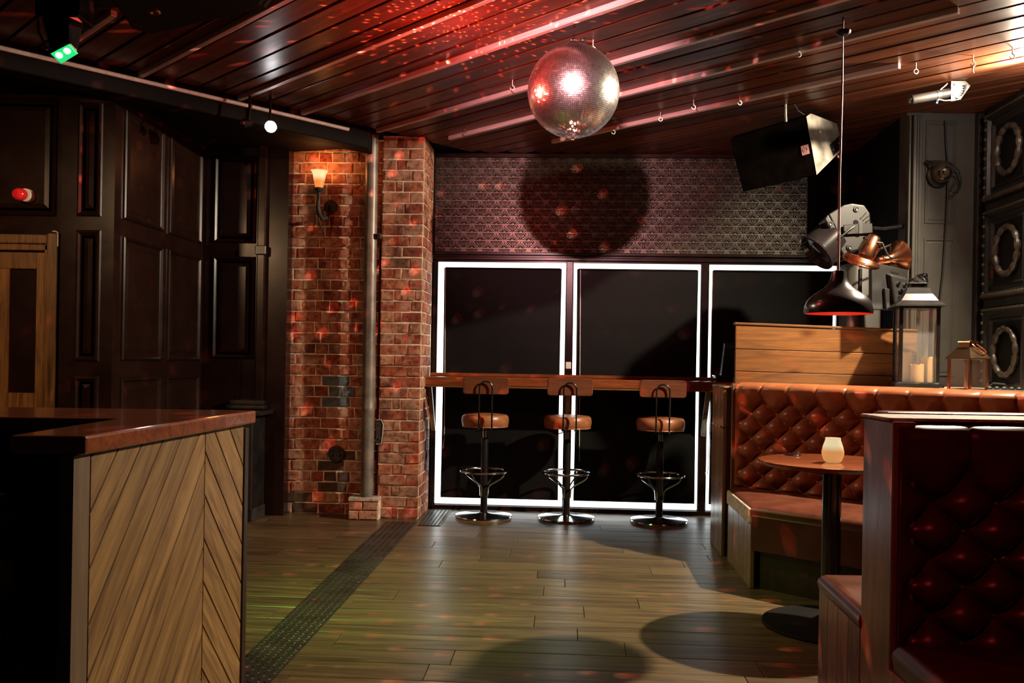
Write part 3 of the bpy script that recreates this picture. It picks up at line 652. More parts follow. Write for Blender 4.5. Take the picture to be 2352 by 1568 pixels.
def make_stool():
    t = thing('bar_stool', '', 'stool', (0, 0, 0), 'bar stools at the window ledge')
    MB().lathe([(0.214, 0), (0.217, 0.008), (0.214, 0.016), (0.19, 0.019), (0.05, 0.027), (0.03, 0.034), (0.028, 0.036)], 48).build('base', 'chrome', t, smooth=True)
    MB().lathe([(0.027, 0.03), (0.027, 0.60), (0.025, 0.605)], 20).build('column', 'black_metal', t, smooth=True)
    MB().lathe([(0.018, 0.60), (0.018, 0.69)], 16).build('gas_lift', 'chrome', t, smooth=True)
    MB().ring((0, 0, 0.350), 0.181, 0.0085, 48, 8).build('foot_ring', 'chrome', t, smooth=True)
    for k in range(4):
        a = PI/4+PI/2*k+0.25; d = Vector((math.cos(a), math.sin(a), 0))
        MB().tube([d*0.176+UP*0.345, d*0.170+UP*0.322, d*0.15+UP*0.303, d*0.06+UP*0.25, d*0.036+UP*0.225, d*0.031+UP*0.16], 0.006, 6).build('ring_strut', 'chrome', t, smooth=True)
    MB().lathe([(0.10, 0.687), (0.168, 0.690), (0.177, 0.702), (0.182, 0.735), (0.178, 0.765), (0.165, 0.780), (0.10, 0.787), (0.001, 0.789)], 40).build('seat', 'tan_leather', t, smooth=True)
    MB().ring((0, 0, 0.692), 0.172, 0.005, 40, 6).build('piping', 'tan_leather', t, smooth=True)
    MB().tube([(0.02, -0.01, 0.665), (-0.03, -0.06, 0.66), (-0.075, -0.10, 0.652)], 0.004, 6).build('lift_lever', 'steel', t)
    pts = [(x, -0.212+0.35*x*x, 1.006+z) for x, z in rrect(0.338, 0.128, 0.022)]
    MB().loft([pts, [(x*1.0, y+0.016, z) for x, y, z in pts]]).build('backrest', 'tan_wood', t, bev=0.003, label='red-brown wooden backrest panel')
    h = 0.048; y0 = -0.226
    path = [(-h, -0.05, 0.682), (-h, -0.13, 0.676), (-h, -0.20, 0.680), (-h, -0.222, 0.695), (-h, y0, 0.75), (-h, y0, 0.99)]
    path += [(h*-math.cos(PI*k/10), y0, 0.99+h*math.sin(PI*k/10)) for k in range(1, 10)]
    path += [(-p[0], p[1], p[2]) for p in reversed(path[:6])]
    MB().tube(path, 0.0062, 8).build('back_frame', 'black_metal', t, smooth=True, label='bent black tube frame')
    return t
def dup(root, loc, rz, label):
    r = root.copy(); COL.objects.link(r); r.location = loc; r.rotation_euler = (0, 0, rz); r['label'] = label
    for ch in root.children:
        c_ = ch.copy(); COL.objects.link(c_); c_.parent = r
    return r
st0 = make_stool()
dup(st0, (0.432, 6.722, 0), 0.0, 'bar stool in the middle, in front of the bright gap between two windows')
dup(st0, (1.128, 6.662, 0), -0.10, 'bar stool nearest the leather booth, its back slightly tilted')
st0.location = (-0.196, 6.742, 0); st0.rotation_euler = (0, 0, 0.03); st0['label'] = 'bar stool nearest the brick pier'
mh = thing('menu_stand', 'glossy black upright menu stand on the end of the bar ledge', 'stand', (1.60, 6.55, 1.06))
MB().box(1.53, 1.66, 6.62, 6.72, 1.062, 1.10).build('base', 'black_gloss', mh, bev=0.003)
MB().box(1.525, 1.665, 6.615, 6.725, 1.10, 1.112).build('base_rim', 'chrome', mh, bev=0.002)
MB().hexa([(1.575, 6.64, 1.112), (1.665, 6.64, 1.112), (1.665, 6.70, 1.112), (1.575, 6.70, 1.112)], [(1.60, 6.65, 1.345), (1.68, 6.65, 1.345), (1.68, 6.69, 1.345), (1.60, 6.69, 1.345)]).build('holder', 'black_gloss', mh, bev=0.004)
MB().box(1.60, 1.68, 6.648, 6.692, 1.345, 1.352).build('top_strip', 'chrome', mh)

# ================================================================== CORNER BOOTH
DB = Vector((0.72, -0.69, 0)).normalized(); NB = Vector((-0.69, -0.72, 0)).normalized()    # along the bench, out of its back
bb = thing('corner_booth', 'chestnut leather corner booth with deep buttoned back', 'booth', (1.8, 4.8, 0))
F0 = Vector((1.290, 4.720, 0)); E1 = Vector((1.335, 5.40, 0)); B0 = Vector((1.405, 5.455, 0))
def bpt(t, z=0.0, off=0.0): return B0+DB*t+NB*off+UP*z
def fpt(t, z=0.0, off=0.0): return F0+DB*t+NB*off+UP*z
LB = 1.95
def rounded_prism(loop, z0, z1, r=0.03, over=0.012, n=4):
    # cushion: loop of floor points, top edge rolled over
    c_ = sum((Vector(p) for p in loop), Vector())/len(loop)
    def ins(d): 
        out = []
        for i, p in enumerate(loop):
            p = Vector(p); a = (p-Vector(loop[i-1])).normalized(); b_ = (Vector(loop[(i+1) % len(loop)])-p).normalized()
            n1 = Vector((-a.y, a.x, 0)); n2 = Vector((-b_.y, b_.x, 0)); m_ = (n1+n2); m_ = m_/max(0.5, m_.length_squared/2) if m_.length > 0 else n1
            out.append(p+m_*d)
        return out
    rings = [[p+UP*z0 for p in ins(0)], [p+UP*(z1-r) for p in ins(-over*0.5)]]
    for k in range(1, n+1):
        a = PI/2*k/n; rings.append([p+UP*(z1-r+r*math.sin(a)) for p in ins(r*(1-math.cos(a))-over*0.5*(1-k/n))])
    rings.append([p.lerp(c_, 0.25)+UP*(z1+0.012) for p in ins(r)])
    return MB().loft(rings, True)
seat_loop = [E1, F0, fpt(LB), bpt(LB-0.05), bpt(0.0)]
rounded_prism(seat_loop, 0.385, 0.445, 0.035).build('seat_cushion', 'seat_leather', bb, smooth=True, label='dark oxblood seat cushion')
MB().prism([F0+NB*0.004+UP*0.205+DB*0.003, fpt(LB, 0.205, 0.004), fpt(LB, 0.205, -0.03), F0-NB*0.03+UP*0.205+DB*0.02], (0, 0, 0.19)).build('seat_apron', 'dark_leather', bb, bev=0.006, seg=2, label='hanging leather front of the seat')  # same leather as the seat, darkened: shade of the unlit front in its colour
MB().prism([fpt(0.03, 0, -0.05), fpt(LB, 0, -0.05), bpt(LB, 0, 0.03), bpt(0.04, 0, 0.03)], (0, 0, 0.386)).build('plinth', 'dark_red_wood', bb)
ue = (E1-F0); le = ue.length; ue.normalize(); ne = Vector((-ue.y, ue.x, 0))
for k in range(4):
    a, b_ = le*k/4+0.002, le*(k+1)/4-0.002
    MB().prism([F0+ue*a, F0+ue*b_, F0+ue*b_-ne*0.022, F0+ue*a-ne*0.022], (0, 0, 0.345)).build('plank', 'post_wood', bb, bev=0.002)
MB().prism([F0+ue*0.0+ne*0.012+UP*0.345, F0+ue*le+ne*0.010+UP*0.345, F0+ue*le-ne*0.02+UP*0.345, F0-ne*0.02+UP*0.345], (0, 0, 0.082)).build('end_board', 'old_board', bb, bev=0.008, seg=2, label='worn pale end board of the seat')
def tufted(name, O, ux, nn, L_, z0, z1, a, bq, m, parent, depth=0.05, roll=0.05, x_off=0.0, ztop=None, nu=None, back=0.10):
    # deep-buttoned back: pillow heights over a diamond lattice, pleats above the top row, rolled top edge
    O, ux, nn = Vector(O), Vector(ux), Vector(nn)
    nu = nu or int(L_/0.0068); nv = int((z1-z0)/0.0068); ztop = ztop or z1-0.115
    b = MB(); idx = []
    def hgt(u, z):
        if z <= ztop:
            p = (u-x_off)/a; q = (z-ztop)/bq
            sf = lambda x: max(0.0, math.sqrt(math.sin(PI*x)**2+0.006)-0.077)/0.926
            h1 = (sf(p+q)*sf(p-q))**0.5
        else:
            p = (u-x_off)/a
            s_ = min(1, (z-ztop)/0.05)
            g = abs(math.sin(PI*p))
            h1 = (g**(0.42+0.42))*(1-s_) + (g**0.09)*s_
        bd = max(0.0, 1-u/0.065); bd = bd*bd*(3-2*bd); h1 = h1*(1-bd)+0.80*bd
        e = min(1.0, (z-z0)/0.03)
        return depth*h1*(0.35+0.65*e)
    for j in range(nv+1):
        z = z0+(z1-z0)*j/nv; r_ = []
        for i in range(nu+1):
            u = L_*i/nu; h = hgt(u, z)
            r_.append(b.pt(O+ux*u+nn*h+UP*z))
        idx.append(r_)
    for k in range(1, 7):      # roll over the top
        an = PI/2*k/6; r_ = []
        for i in range(nu+1):
            u = L_*i/nu; h = hgt(u, z1)
            r_.append(b.pt(O+ux*u+nn*(h-(h+roll)*(1-math.cos(an)))+UP*(z1+0.038*math.sin(an)+0.004*(h/depth))))
        idx.append(r_)
    r_ = [b.pt(O+ux*(L_*i/nu)-nn*back+UP*(z1+0.03)) for i in range(nu+1)]; idx.append(r_)
    r_ = [b.pt(O+ux*(L_*i/nu)-nn*back+UP*z0) for i in range(nu+1)]; idx.append(r_)
    for A, B_ in zip(idx, idx[1:]):
        for i in range(nu): b.f.append([A[i], A[i+1], B_[i+1], B_[i]])
    A, B_ = idx[-1], idx[0]
    for i in range(nu): b.f.append([A[i], A[i+1], B_[i+1], B_[i]])
    b.f.append([r_2[0] for r_2 in idx]); b.f.append([r_2[-1] for r_2 in idx][::-1])
    o = b.build(name, m, parent, smooth=True)
    bl_ = MB().lathe([(0.010, 0.0), (0.009, 0.004), (0.005, 0.007), (0.001, 0.008)], 10).mesh('button', True)
    j = 0; z = ztop
    while z > z0+0.05:
        u = x_off + (a/2 if j % 2 else 0)
        while u < L_:
            if u > 0.03:
                m4 = Matrix.Translation(O+ux*u+nn*0.001+UP*z) @ Vector((0, 0, 1)).rotation_difference(nn).to_matrix().to_4x4()
                link('button', bl_, m, o, M4=m4)
            u += a
        z -= bq/2; j += 1
    return o
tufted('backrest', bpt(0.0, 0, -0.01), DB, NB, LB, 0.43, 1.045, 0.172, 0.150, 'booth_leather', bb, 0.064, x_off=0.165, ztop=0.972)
MB().prism([bpt(0.0, 0, -0.105), bpt(LB, 0, -0.105), bpt(LB, 0, -0.125), bpt(0, 0, -0.125)], (0, 0, 1.05)).build('back_board', 'dark_red_wood', bb)
# end partition of the booth
ep = thing('booth_partition', 'narrow plank partition at the end of the corner booth beside the ledge', 'partition', (1.36, 5.7, 0))
q0, q1 = Vector((1.322, 5.50, 0)), Vector((1.352, 5.94, 0)); uq = (q1-q0).normalized(); nq = Vector((-uq.y, uq.x, 0)); lq = (q1-q0).length
for k in range(3):
    a, b_ = lq*k/3+0.0015, lq*(k+1)/3-0.0015
    MB().prism([q0+uq*a, q0+uq*b_, q0+uq*b_-nq*0.02, q0+uq*a-nq*0.02], (0, 0, 1.045)).build('plank', 'post_wood', ep, bev=0.002)
MB().prism([q0-nq*0.02+uq*0.005, q1-nq*0.02, q1-nq*0.085, q0-nq*0.062+uq*0.005], (0, 0, 1.04)).build('core', 'dark_red_wood', ep)
MB().prism([q0+nq*0.004-uq*0.004+UP*1.045, q1+nq*0.004+UP*1.045, q1-nq*0.09+UP*1.045, q0-nq*0.066-uq*0.004+UP*1.045], (0, 0, 0.012)).build('cap', 'post_wood', ep, bev=0.003)
MB().box(1.368, 1.402, 5.475, 5.497, 0, 1.075).build('corner_post', 'post_wood', ep, bev=0.003)
MB().tube([q1+nq*0.003+UP*0.80, q0+nq*0.003+UP*0.80, q0-nq*0.06-uq*0.004+UP*0.80], 0.003, 5).build('wire', 'black_metal', ep)
for k in range(3):
    p = q0+uq*(0.12+0.11*k)+nq*0.006+UP*0.80; MB().tube([p-uq*0.028, p+uq*0.028], 0.004, 6).build('cable_clip', 'cable_white', ep)
# pine screen behind the bench
ps = thing('pine_screen', 'orange pine plank screen behind the corner booth', 'screen', (1.85, 5.36, 0.8))
sa, sb = Vector((1.415, 5.60, 0)), Vector((2.535, 5.535, 0)); sdn = (sb-sa).normalized(); snn = Vector((-sdn.y, sdn.x, 0)); sl = (sb-sa).length
zl = [(0.70, 0.70), (0.85, 0.84), (1.005, 0.995), (1.152, 1.137), (1.293, 1.276), (1.446, 1.418)]
for (la, ra), (lb_, rb_) in zip(zl, zl[1:]):
    me = MB(); t_ = 0.024; g = 0.0018
    me.hexa([(-sl/2, 0, la+g-1.2), (sl/2, 0, ra+g-1.2), (sl/2, t_, ra+g-1.2), (-sl/2, t_, la+g-1.2)], [(-sl/2, 0, lb_-g-1.2), (sl/2, 0, rb_-g-1.2), (sl/2, t_, rb_-g-1.2), (-sl/2, t_, lb_-g-1.2)])
    m4 = frame((sa+sb)/2+UP*1.2, sdn, snn)
    link('plank', me.mesh('plank'), 'pine', ps, 0.0025, M4=m4)
me = MB().hexa([(-sl/2-0.008, -0.006, 0.247), (sl/2+0.004, -0.006, 0.219), (sl/2+0.004, 0.05, 0.219), (-sl/2-0.008, 0.05, 0.247)], [(-sl/2-0.008, -0.006, 0.262), (sl/2+0.004, -0.006, 0.233), (sl/2+0.004, 0.05, 0.233), (-sl/2-0.008, 0.05, 0.262)]).mesh('cap')
link('cap', me, 'pine', ps, 0.003, M4=frame((sa+sb)/2+UP*1.2, sdn, snn))
MB().prism([sa+snn*0.025+sdn*0.01+UP*0.72, sb+snn*0.025-sdn*0.01+UP*0.72, sb+snn*0.032-sdn*0.01+UP*0.72, sa+snn*0.032+sdn*0.01+UP*0.72], (0, 0, 0.66)).build('gap_light_block', 'soft_black', ps)  # added unseen sheet, stops window light showing through the plank gaps
for p in (sa.lerp(sb, 0.06), sa.lerp(sb, 0.94)):
    MB().prism([p+snn*0.033-sdn*0.03, p+snn*0.033+sdn*0.03, p+snn*0.07+sdn*0.03, p+snn*0.07-sdn*0.03], (0, 0, 1.36)).build('batten', 'pine', ps)
# shelf behind the bench
sh = thing('booth_shelf', 'wooden shelf running behind the booth backrest', 'shelf', (2.5, 4.9, 1.05))
MB().prism([bpt(0.20, 1.03, -0.13), bpt(LB, 1.03, -0.13), (3.00, 4.3, 1.03), (2.985, 5.66, 1.03), (2.56, 5.66, 1.03), (2.555, 5.515, 1.03), (1.62, 5.56, 1.03)], (0, 0, 0.045)).build('board', 'old_board', sh, bev=0.004)
MB().prism([bpt(0.95, 0, -0.2), bpt(LB, 0, -0.2), (2.95, 4.4, 0), (2.94, 5.50, 0), (2.3, 5.50, 0)], (0, 0, 1.03)).build('carcass', 'dark_red_wood', sh)

# ================================================================== LANTERNS AND CANDLES ON THE SHELF
def rot2(c_, x, y, a): return (c_[0]+x*math.cos(a)-y*math.sin(a), c_[1]+x*math.sin(a)+y*math.cos(a))
def sq(c_, h, z, a): return [(*rot2(c_, x, y, a), z) for x, y in ((-h, -h), (h, -h), (h, h), (-h, h))]
LC = (2.415, 5.29); la_ = math.radians(-14)
ln = thing('tall_lantern', 'tall black metal lantern with three candles on the shelf', 'lantern', (*LC, 1.08))
MB().loft([sq(LC, 0.1330, 1.0782, la_), sq(LC, 0.1330, 1.1000, la_), sq(LC, 0.1177, 1.1087, la_)]).build('base', 'black_metal', ln)
for x, y in ((-1, -1), (1, -1), (1, 1), (-1, 1)):
    c_ = rot2(LC, x*0.101, y*0.101, la_); MB().loft([sq(c_, 0.0098, 1.1022, la_), sq(c_, 0.0098, 1.5600, la_)]).build('post', 'black_metal', ln)
MB().loft([sq(LC, 0.1134, 1.5436, la_), sq(LC, 0.1134, 1.5600, la_)]).build('collar', 'black_metal', ln)
MB().loft([sq(LC, 0.1395, 1.5545, la_), sq(LC, 0.1373, 1.5621, la_), sq(LC, 0.1003, 1.5905, la_), sq(LC, 0.0741, 1.6308, la_), sq(LC, 0.0610, 1.6668, la_), sq(LC, 0.0523, 1.6711, la_)]).build('roof', 'black_metal', ln)
MB().loft([sq(LC, 0.0371, 1.6690, la_), sq(LC, 0.0371, 1.6962, la_)]).build('vent', 'rust', ln)
MB().loft([sq(LC, 0.0491, 1.6940, la_), sq(LC, 0.0469, 1.6995, la_), sq(LC, 0.0044, 1.7311, la_)]).build('cap', 'black_metal', ln)
MB().ring((LC[0]+0.01, LC[1]-0.02, 1.720), 0.036, 0.003, 24, 6, (0.3, -0.7, 0.6)).build('ring_handle', 'black_metal', ln, smooth=True)
for k in range(4):
    a = la_+PI/2*k; n_ = (math.sin(a), -math.cos(a)); t_ = (math.cos(a), math.sin(a)); h = 0.101
    c_ = Vector((LC[0]+n_[0]*h, LC[1]+n_[1]*h, 0)); t_ = Vector((*t_, 0)); n3 = Vector((*n_, 0))
    MB().prism([c_-t_*0.091+UP*1.106, c_+t_*0.091+UP*1.106, c_+t_*0.091-n3*0.002+UP*1.106, c_-t_*0.091-n3*0.002+UP*1.106], (0, 0, 0.44)).build('pane', 'glass', ln)
for (x, y, r, h, lb) in ((-0.049, 0.022, 0.040, 0.18, 'tallest ivory pillar candle inside the tall lantern'), (0.0, -0.054, 0.037, 0.107, 'shortest ivory pillar candle at the front of the tall lantern'), (0.058, 0.0, 0.036, 0.150, 'medium ivory pillar candle nearest the coffered wall inside the tall lantern')):
    c_ = rot2(LC, x, y, la_); t = thing('pillar_candle', lb, 'candle', (*c_, 1.107), 'pillar candles in the tall lantern')
    b = MB(); n = 20; rg = [[(c_[0]+r*math.cos(2*PI*k/n), c_[1]+r*math.sin(2*PI*k/n), z) for k in range(n)] for z in (1.107, 1.107+h*0.9)]
    rg.append([(c_[0]+r*math.cos(2*PI*k/n), c_[1]+r*math.sin(2*PI*k/n), 1.107+h+0.006*math.sin(k*1.7)) for k in range(n)])
    rg.append([(c_[0]+r*0.8*math.cos(2*PI*k/n), c_[1]+r*0.8*math.sin(2*PI*k/n), 1.107+h-0.004) for k in range(n)])
    rg.append([(c_[0]+r*0.1*math.cos(2*PI*k/n), c_[1]+r*0.1*math.sin(2*PI*k/n), 1.107+h-0.02) for k in range(n)])
    b.loft(rg); b.build('wax_body', 'wax', t, smooth=True)
    MB().tube([(c_[0], c_[1], 1.107+h-0.02), (c_[0]+0.002, c_[1], 1.107+h-0.006)], 0.0015, 5).build('wick', 'rust', t)
SC = (2.425, 4.70); sa_ = math.radians(24)
sn = thing('copper_lantern', 'small square copper lantern with glass sides on the shelf', 'lantern', (*SC, 1.075))
MB().loft([sq(SC, 0.072, 1.076, sa_), sq(SC, 0.072, 1.088, sa_)]).build('base', 'copper', sn)
for x, y in ((-1, -1), (1, -1), (1, 1), (-1, 1)):
    c_ = rot2(SC, x*0.064, y*0.064, sa_); MB().loft([sq(c_, 0.006, 1.088, sa_), sq(c_, 0.006, 1.245, sa_)]).build('post', 'copper', sn)
MB().loft([sq(SC, 0.078, 1.243, sa_), sq(SC, 0.078, 1.249, sa_), sq(SC, 0.036, 1.308, sa_)]).build('roof', mat('brass_roof', (0.72, 0.52, 0.30), 0.22, 1.0, var=0.1), sn)
MB().loft([sq(SC, 0.028, 1.305, sa_), sq(SC, 0.028, 1.333, sa_)]).build('vent', 'copper', sn)
MB().loft([sq(SC, 0.036, 1.333, sa_), sq(SC, 0.035, 1.340, sa_)]).build('cap', 'copper', sn)
MB().ring((SC[0]+0.045, SC[1]-0.01, 1.312), 0.05, 0.0035, 28, 6, (0.45, -0.45, 0.75)).build('ring_handle', 'copper', sn, smooth=True)
for k in range(4):
    a = sa_+PI/2*k; n3 = Vector((math.sin(a), -math.cos(a), 0)); t_ = Vector((math.cos(a), math.sin(a), 0)); c_ = Vector((*SC, 0))+n3*0.064
    MB().prism([c_-t_*0.058+UP*1.09, c_+t_*0.058+UP*1.09, c_+t_*0.058-n3*0.002+UP*1.09, c_-t_*0.058-n3*0.002+UP*1.09], (0, 0, 0.152)).build('pane', 'glass', sn)
kb = thing('ridged_mat', 'black ridged rubber box with a blue light dot at the shelf end', 'box', (2.55, 4.62, 1.075))
for k in range(12):
    p = Vector((2.52, 4.66, 1.076))+Vector((0.72, -0.69, 0))*0.035*k; MB().sphere(p+UP*0.012, 0.016, 6).build('ridge', 'rubber', kb, smooth=True)
MB().prism([(2.50, 4.65, 1.076), (2.80, 4.36, 1.076), (2.84, 4.40, 1.076), (2.54, 4.69, 1.076)], (0, 0, 0.012)).build('body', 'rubber', kb, bev=0.003)
MB().sphere((2.535, 4.60, 1.081), 0.005, 6).build('indicator', 'blue_led', kb, label='blue indicator light')
MB().tube([(2.50, 4.67, 1.085), (2.54, 4.66, 1.12), (2.60, 4.66, 1.115), (2.63, 4.66, 1.08)], 0.004, 6).build('cable', 'rubber', kb)

# ================================================================== TABLE
tb = thing('round_table', 'small round pedestal table in the corner booth', 'table', (1.48, 4.067, 0))
TC = (1.482, 4.067)
MB().lathe([(0.30, 0.735), (0.322, 0.738), (0.330, 0.748), (0.328, 0.757), (0.31, 0.760), (0.001, 0.760)], 64, (*TC, 0)).build('tabletop', 'counter', tb, smooth=True)
MB().lathe([(0.001, 0.715), (0.16, 0.715), (0.17, 0.736)], 32, (*TC, 0)).build('top_bracket', 'black_metal', tb)
MB().lathe([(0.043, 0.03), (0.043, 0.72)], 28, (*TC, 0)).build('column', 'black_gloss', tb, smooth=True)
MB().lathe([(0.302, 0.0), (0.304, 0.006), (0.298, 0.013), (0.08, 0.028), (0.05, 0.045)], 56, (*TC, 0)).build('base', 'soft_black', tb, smooth=True)
cd = thing('candle_holder', 'glowing amber glass candle holder on the round table', 'candle holder', (1.459, 4.0, 0.761))
MB().lathe([(0.001, 0.0), (0.030, 0.0), (0.038, 0.006), (0.047, 0.028), (0.049, 0.045), (0.044, 0.07), (0.034, 0.098), (0.033, 0.104), (0.0335, 0.110), (0.030, 0.110), (0.029, 0.10)], 32, (1.459, 4.0, 0.762), caps=False).build('glass_jar', 'candle_glass', cd, smooth=True)
MB().lathe([(0.022, 0.012), (0.022, 0.03), (0.003, 0.032)], 16, (1.459, 4.0, 0.762)).build('tea_light', 'wax', cd)
lamp('candle_light', 'POINT', (1.459, 4.0, 0.92), 0.25, (1.0, 0.55, 0.2), 0.03)
tag(MB().lathe([(0.001, 0.0), (0.040, 0.0), (0.042, 0.002), (0.040, 0.004), (0.001, 0.004)], 28, (1.372, 4.30, 0.761)).build('coaster', 'black_gloss'), 'flat dark round coaster at the back of the round table', 'coaster')

# ================================================================== NEAR BOOTH (double-sided)
nb = thing('near_booth', 'maroon buttoned booth back with a plank end post facing the viewer', 'booth', (1.4, 2.7, 0))
e0, e1 = Vector((1.131, 3.215, 0)), Vector((1.090, 2.735, 0)); XR = 2.35
rounded_prism([e0, e1, Vector((XR, 2.735, 0)), Vector((XR, 3.215, 0))], 0.385, 0.445, 0.035).build('seat_cushion', 'seat_leather', nb, smooth=True, label='oxblood seat cushion facing the round table')
uz_ = (e1-e0); lz = uz_.length; uz_.normalize(); nz = Vector((uz_.y, -uz_.x, 0))
for k in range(4):
    a, b_ = lz*k/4+0.0015, lz*(k+1)/4-0.0015
    MB().prism([e0+uz_*a-nz*0.0, e0+uz_*b_, e0+uz_*b_-nz*0.022, e0+uz_*a-nz*0.022], (0, 0, 0.385)).build('plank', 'post_wood', nb, bev=0.002)
MB().prism([e0-nz*0.03+Vector((0, -0.01, 0)), e1-nz*0.03, Vector((XR, 2.74, 0)), Vector((XR, 3.20, 0))], (0, 0, 0.38)).build('plinth', 'dark_red_wood', nb)
MB().hexa([(1.084, 2.505, 0), (1.15, 2.505, 0), (1.15, 2.735, 0), (1.092, 2.735, 0)], [(1.084, 2.505, 1.042), (1.15, 2.505, 1.042), (1.15, 2.735, 1.042), (1.092, 2.735, 1.042)]).build('end_post', 'post_wood', nb, bev=0.004, label='weathered plank end post')
MB().box(1.15, XR, 2.54, 2.735, 0, 1.036).build('partition_core', 'dark_red_wood', nb)
MB().box(1.082, XR, 2.53, 2.745, 1.042, 1.052).build('cap_board', 'old_board', nb, bev=0.003, label='pale worn cap board')
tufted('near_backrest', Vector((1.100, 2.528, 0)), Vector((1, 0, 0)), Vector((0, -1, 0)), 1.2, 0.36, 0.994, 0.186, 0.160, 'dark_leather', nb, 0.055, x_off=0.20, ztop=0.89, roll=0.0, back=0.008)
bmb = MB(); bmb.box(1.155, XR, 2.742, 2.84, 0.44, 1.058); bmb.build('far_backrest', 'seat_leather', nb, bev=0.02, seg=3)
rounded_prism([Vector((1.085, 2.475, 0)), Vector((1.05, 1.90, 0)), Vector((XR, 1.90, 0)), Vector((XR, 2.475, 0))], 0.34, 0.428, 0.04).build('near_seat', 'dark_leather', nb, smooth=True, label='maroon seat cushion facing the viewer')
MB().box(1.115, XR, 1.93, 2.50, 0, 0.345).build('near_plinth', 'dark_red_wood', nb)
for k in range(4):
    MB().box(1.075, 1.102, 1.93+0.143*k+0.0015, 1.93+0.143*(k+1)-0.0015, 0, 0.345).build('plank', 'post_wood', nb, bev=0.002)

# ================================================================== PENDANT LAMP
PC = (1.528, 4.15)
pn = thing('pendant_lamp', 'black bell pendant lamp with a red inside over the round table', 'lamp', (*PC, 2.8))
prof = [(0.153, 1.442), (0.155, 1.452), (0.153, 1.475), (0.143, 1.500), (0.122, 1.525), (0.092, 1.545), (0.066, 1.563), (0.049, 1.583), (0.038, 1.605), (0.032, 1.632), (0.030, 1.642)]
MB().lathe(prof+[(0.022, 1.645), (0.006, 1.646)], 56, (*PC, 0), caps=False).build('shade', 'shade_black', pn, smooth=True)
MB().lathe([(r-0.003, z) for r, z in prof], 56, (*PC, 0), caps=False).build('shade_lining', 'shade_red', pn, smooth=True, label='bright red enamel inside of the shade')
MB().sphere((*PC, 1.50), 0.03, 10).build('bulb', mat('added_bulb_glow', (0.9, 0.6, 0.4), 0.4, emit=(1, 0.45, 0.25), estr=2.0), pn, smooth=True)  # glow added to the bulb so the red lining looks bright
lamp('pendant_lining_fill', 'POINT', (*PC, 1.462), 0.35, (1.0, 0.42, 0.26), 0.02)  # added fill lamp inside the shade, brightens the red lining
MB().tube([(PC[0], PC[1], 1.64), (PC[0]-0.002, PC[1], 2.1), (PC[0]+0.002, PC[1], 2.5), (PC[0], PC[1], 2.77)], 0.0032, 6).build('cord', 'cable_white', pn)
MB().tube([(PC[0]-0.007, PC[1], 1.64), (PC[0]-0.008, PC[1], 2.0), (PC[0]-0.003, PC[1], 2.4), (PC[0], PC[1], 2.77)], 0.0022, 6).build('cord_twin', 'cable_red', pn)
MB().lathe([(0.004, 2.742), (0.020, 2.746), (0.034, 2.758), (0.036, 2.768), (0.006, 2.772)], 28, (*PC, 0)).build('ceiling_cup', 'black_metal', pn, smooth=True)
MB().tube([(PC[0], PC[1], 2.77), (PC[0], PC[1], 2.835)], 0.004, 6).build('hook', 'steel', pn)

# ================================================================== MIRROR BALL
BC = Vector((0.283, 4.4, 2.54)); BR = 0.2275
mbt = thing('mirror_ball', 'large silver mirror ball hanging under the ceiling boards', 'mirror ball', tuple(BC))
MB().sphere(BC, BR-0.004, 24).build('core', 'dark_plastic', mbt, smooth=True)
b = MB(); rows = 72
for j in range(rows):
    t0, t1 = PI*(j+0.06)/rows, PI*(j+0.94)/rows; tm_ = (t0+t1)/2
    n = max(6, int(round(2*PI*math.sin(tm_)/(PI/rows)))); ph = random.random()
    for k in range(n):
        p0, p1 = 2*PI*(k+ph+0.06)/n, 2*PI*(k+ph+0.94)/n; pm = (p0+p1)/2
        n_ = Vector((math.sin(tm_)*math.cos(pm), math.sin(tm_)*math.sin(pm), math.cos(tm_)))
        ct = BC+n_*BR; jt = Vector((random.gauss(0, 1), random.gauss(0, 1), random.gauss(0, 1)))*0.022
        nj = (n_+jt).normalized(); fx = nj.cross(UP).normalized() if abs(nj.z) < 0.999 else Vector((1, 0, 0)); fz = fx.cross(nj)
        hx = BR*math.sin(tm_)*(p1-p0)/2; hz = BR*(t1-t0)/2
        b.face([ct-fx*hx-fz*hz, ct+fx*hx-fz*hz, ct+fx*hx+fz*hz, ct-fx*hx+fz*hz])
me = bpy.data.meshes.new('mirror_tiles'); me.from_pydata(b.v, [], b.f); me.update()
bmx = bmesh.new(); bmx.from_mesh(me)
for f in bmx.faces:
    f.normal_update()
    if f.normal.dot(f.calc_center_median()-BC) < 0: f.normal_flip()
bmx.to_mesh(me); bmx.free()
mt_ = link('mirror_tiles', me, 'mirror', mbt); mt_['kind'] = 'stuff'
MB().lathe([(0.04, BR-0.008), (0.036, BR+0.004), (0.012, BR+0.006)], 20, BC).build('top_cap', 'chrome', mbt, smooth=True)
for dx in (-0.012, 0.045):
    MB().ring(BC+Vector((dx, -0.02, BR+0.022)), 0.010, 0.0028, 14, 6, (1, 0.4, 0)).build('hanging_ring', 'chrome', mbt, smooth=True)
MB().tube([BC+UP*(BR+0.03), BC+UP*0.30], 0.004, 6).build('hanger', 'chrome', mbt)
MB().lathe([(0.010, -BR-0.012), (0.006, -BR)], 10, BC).build('bottom_knob', 'copper', mbt)

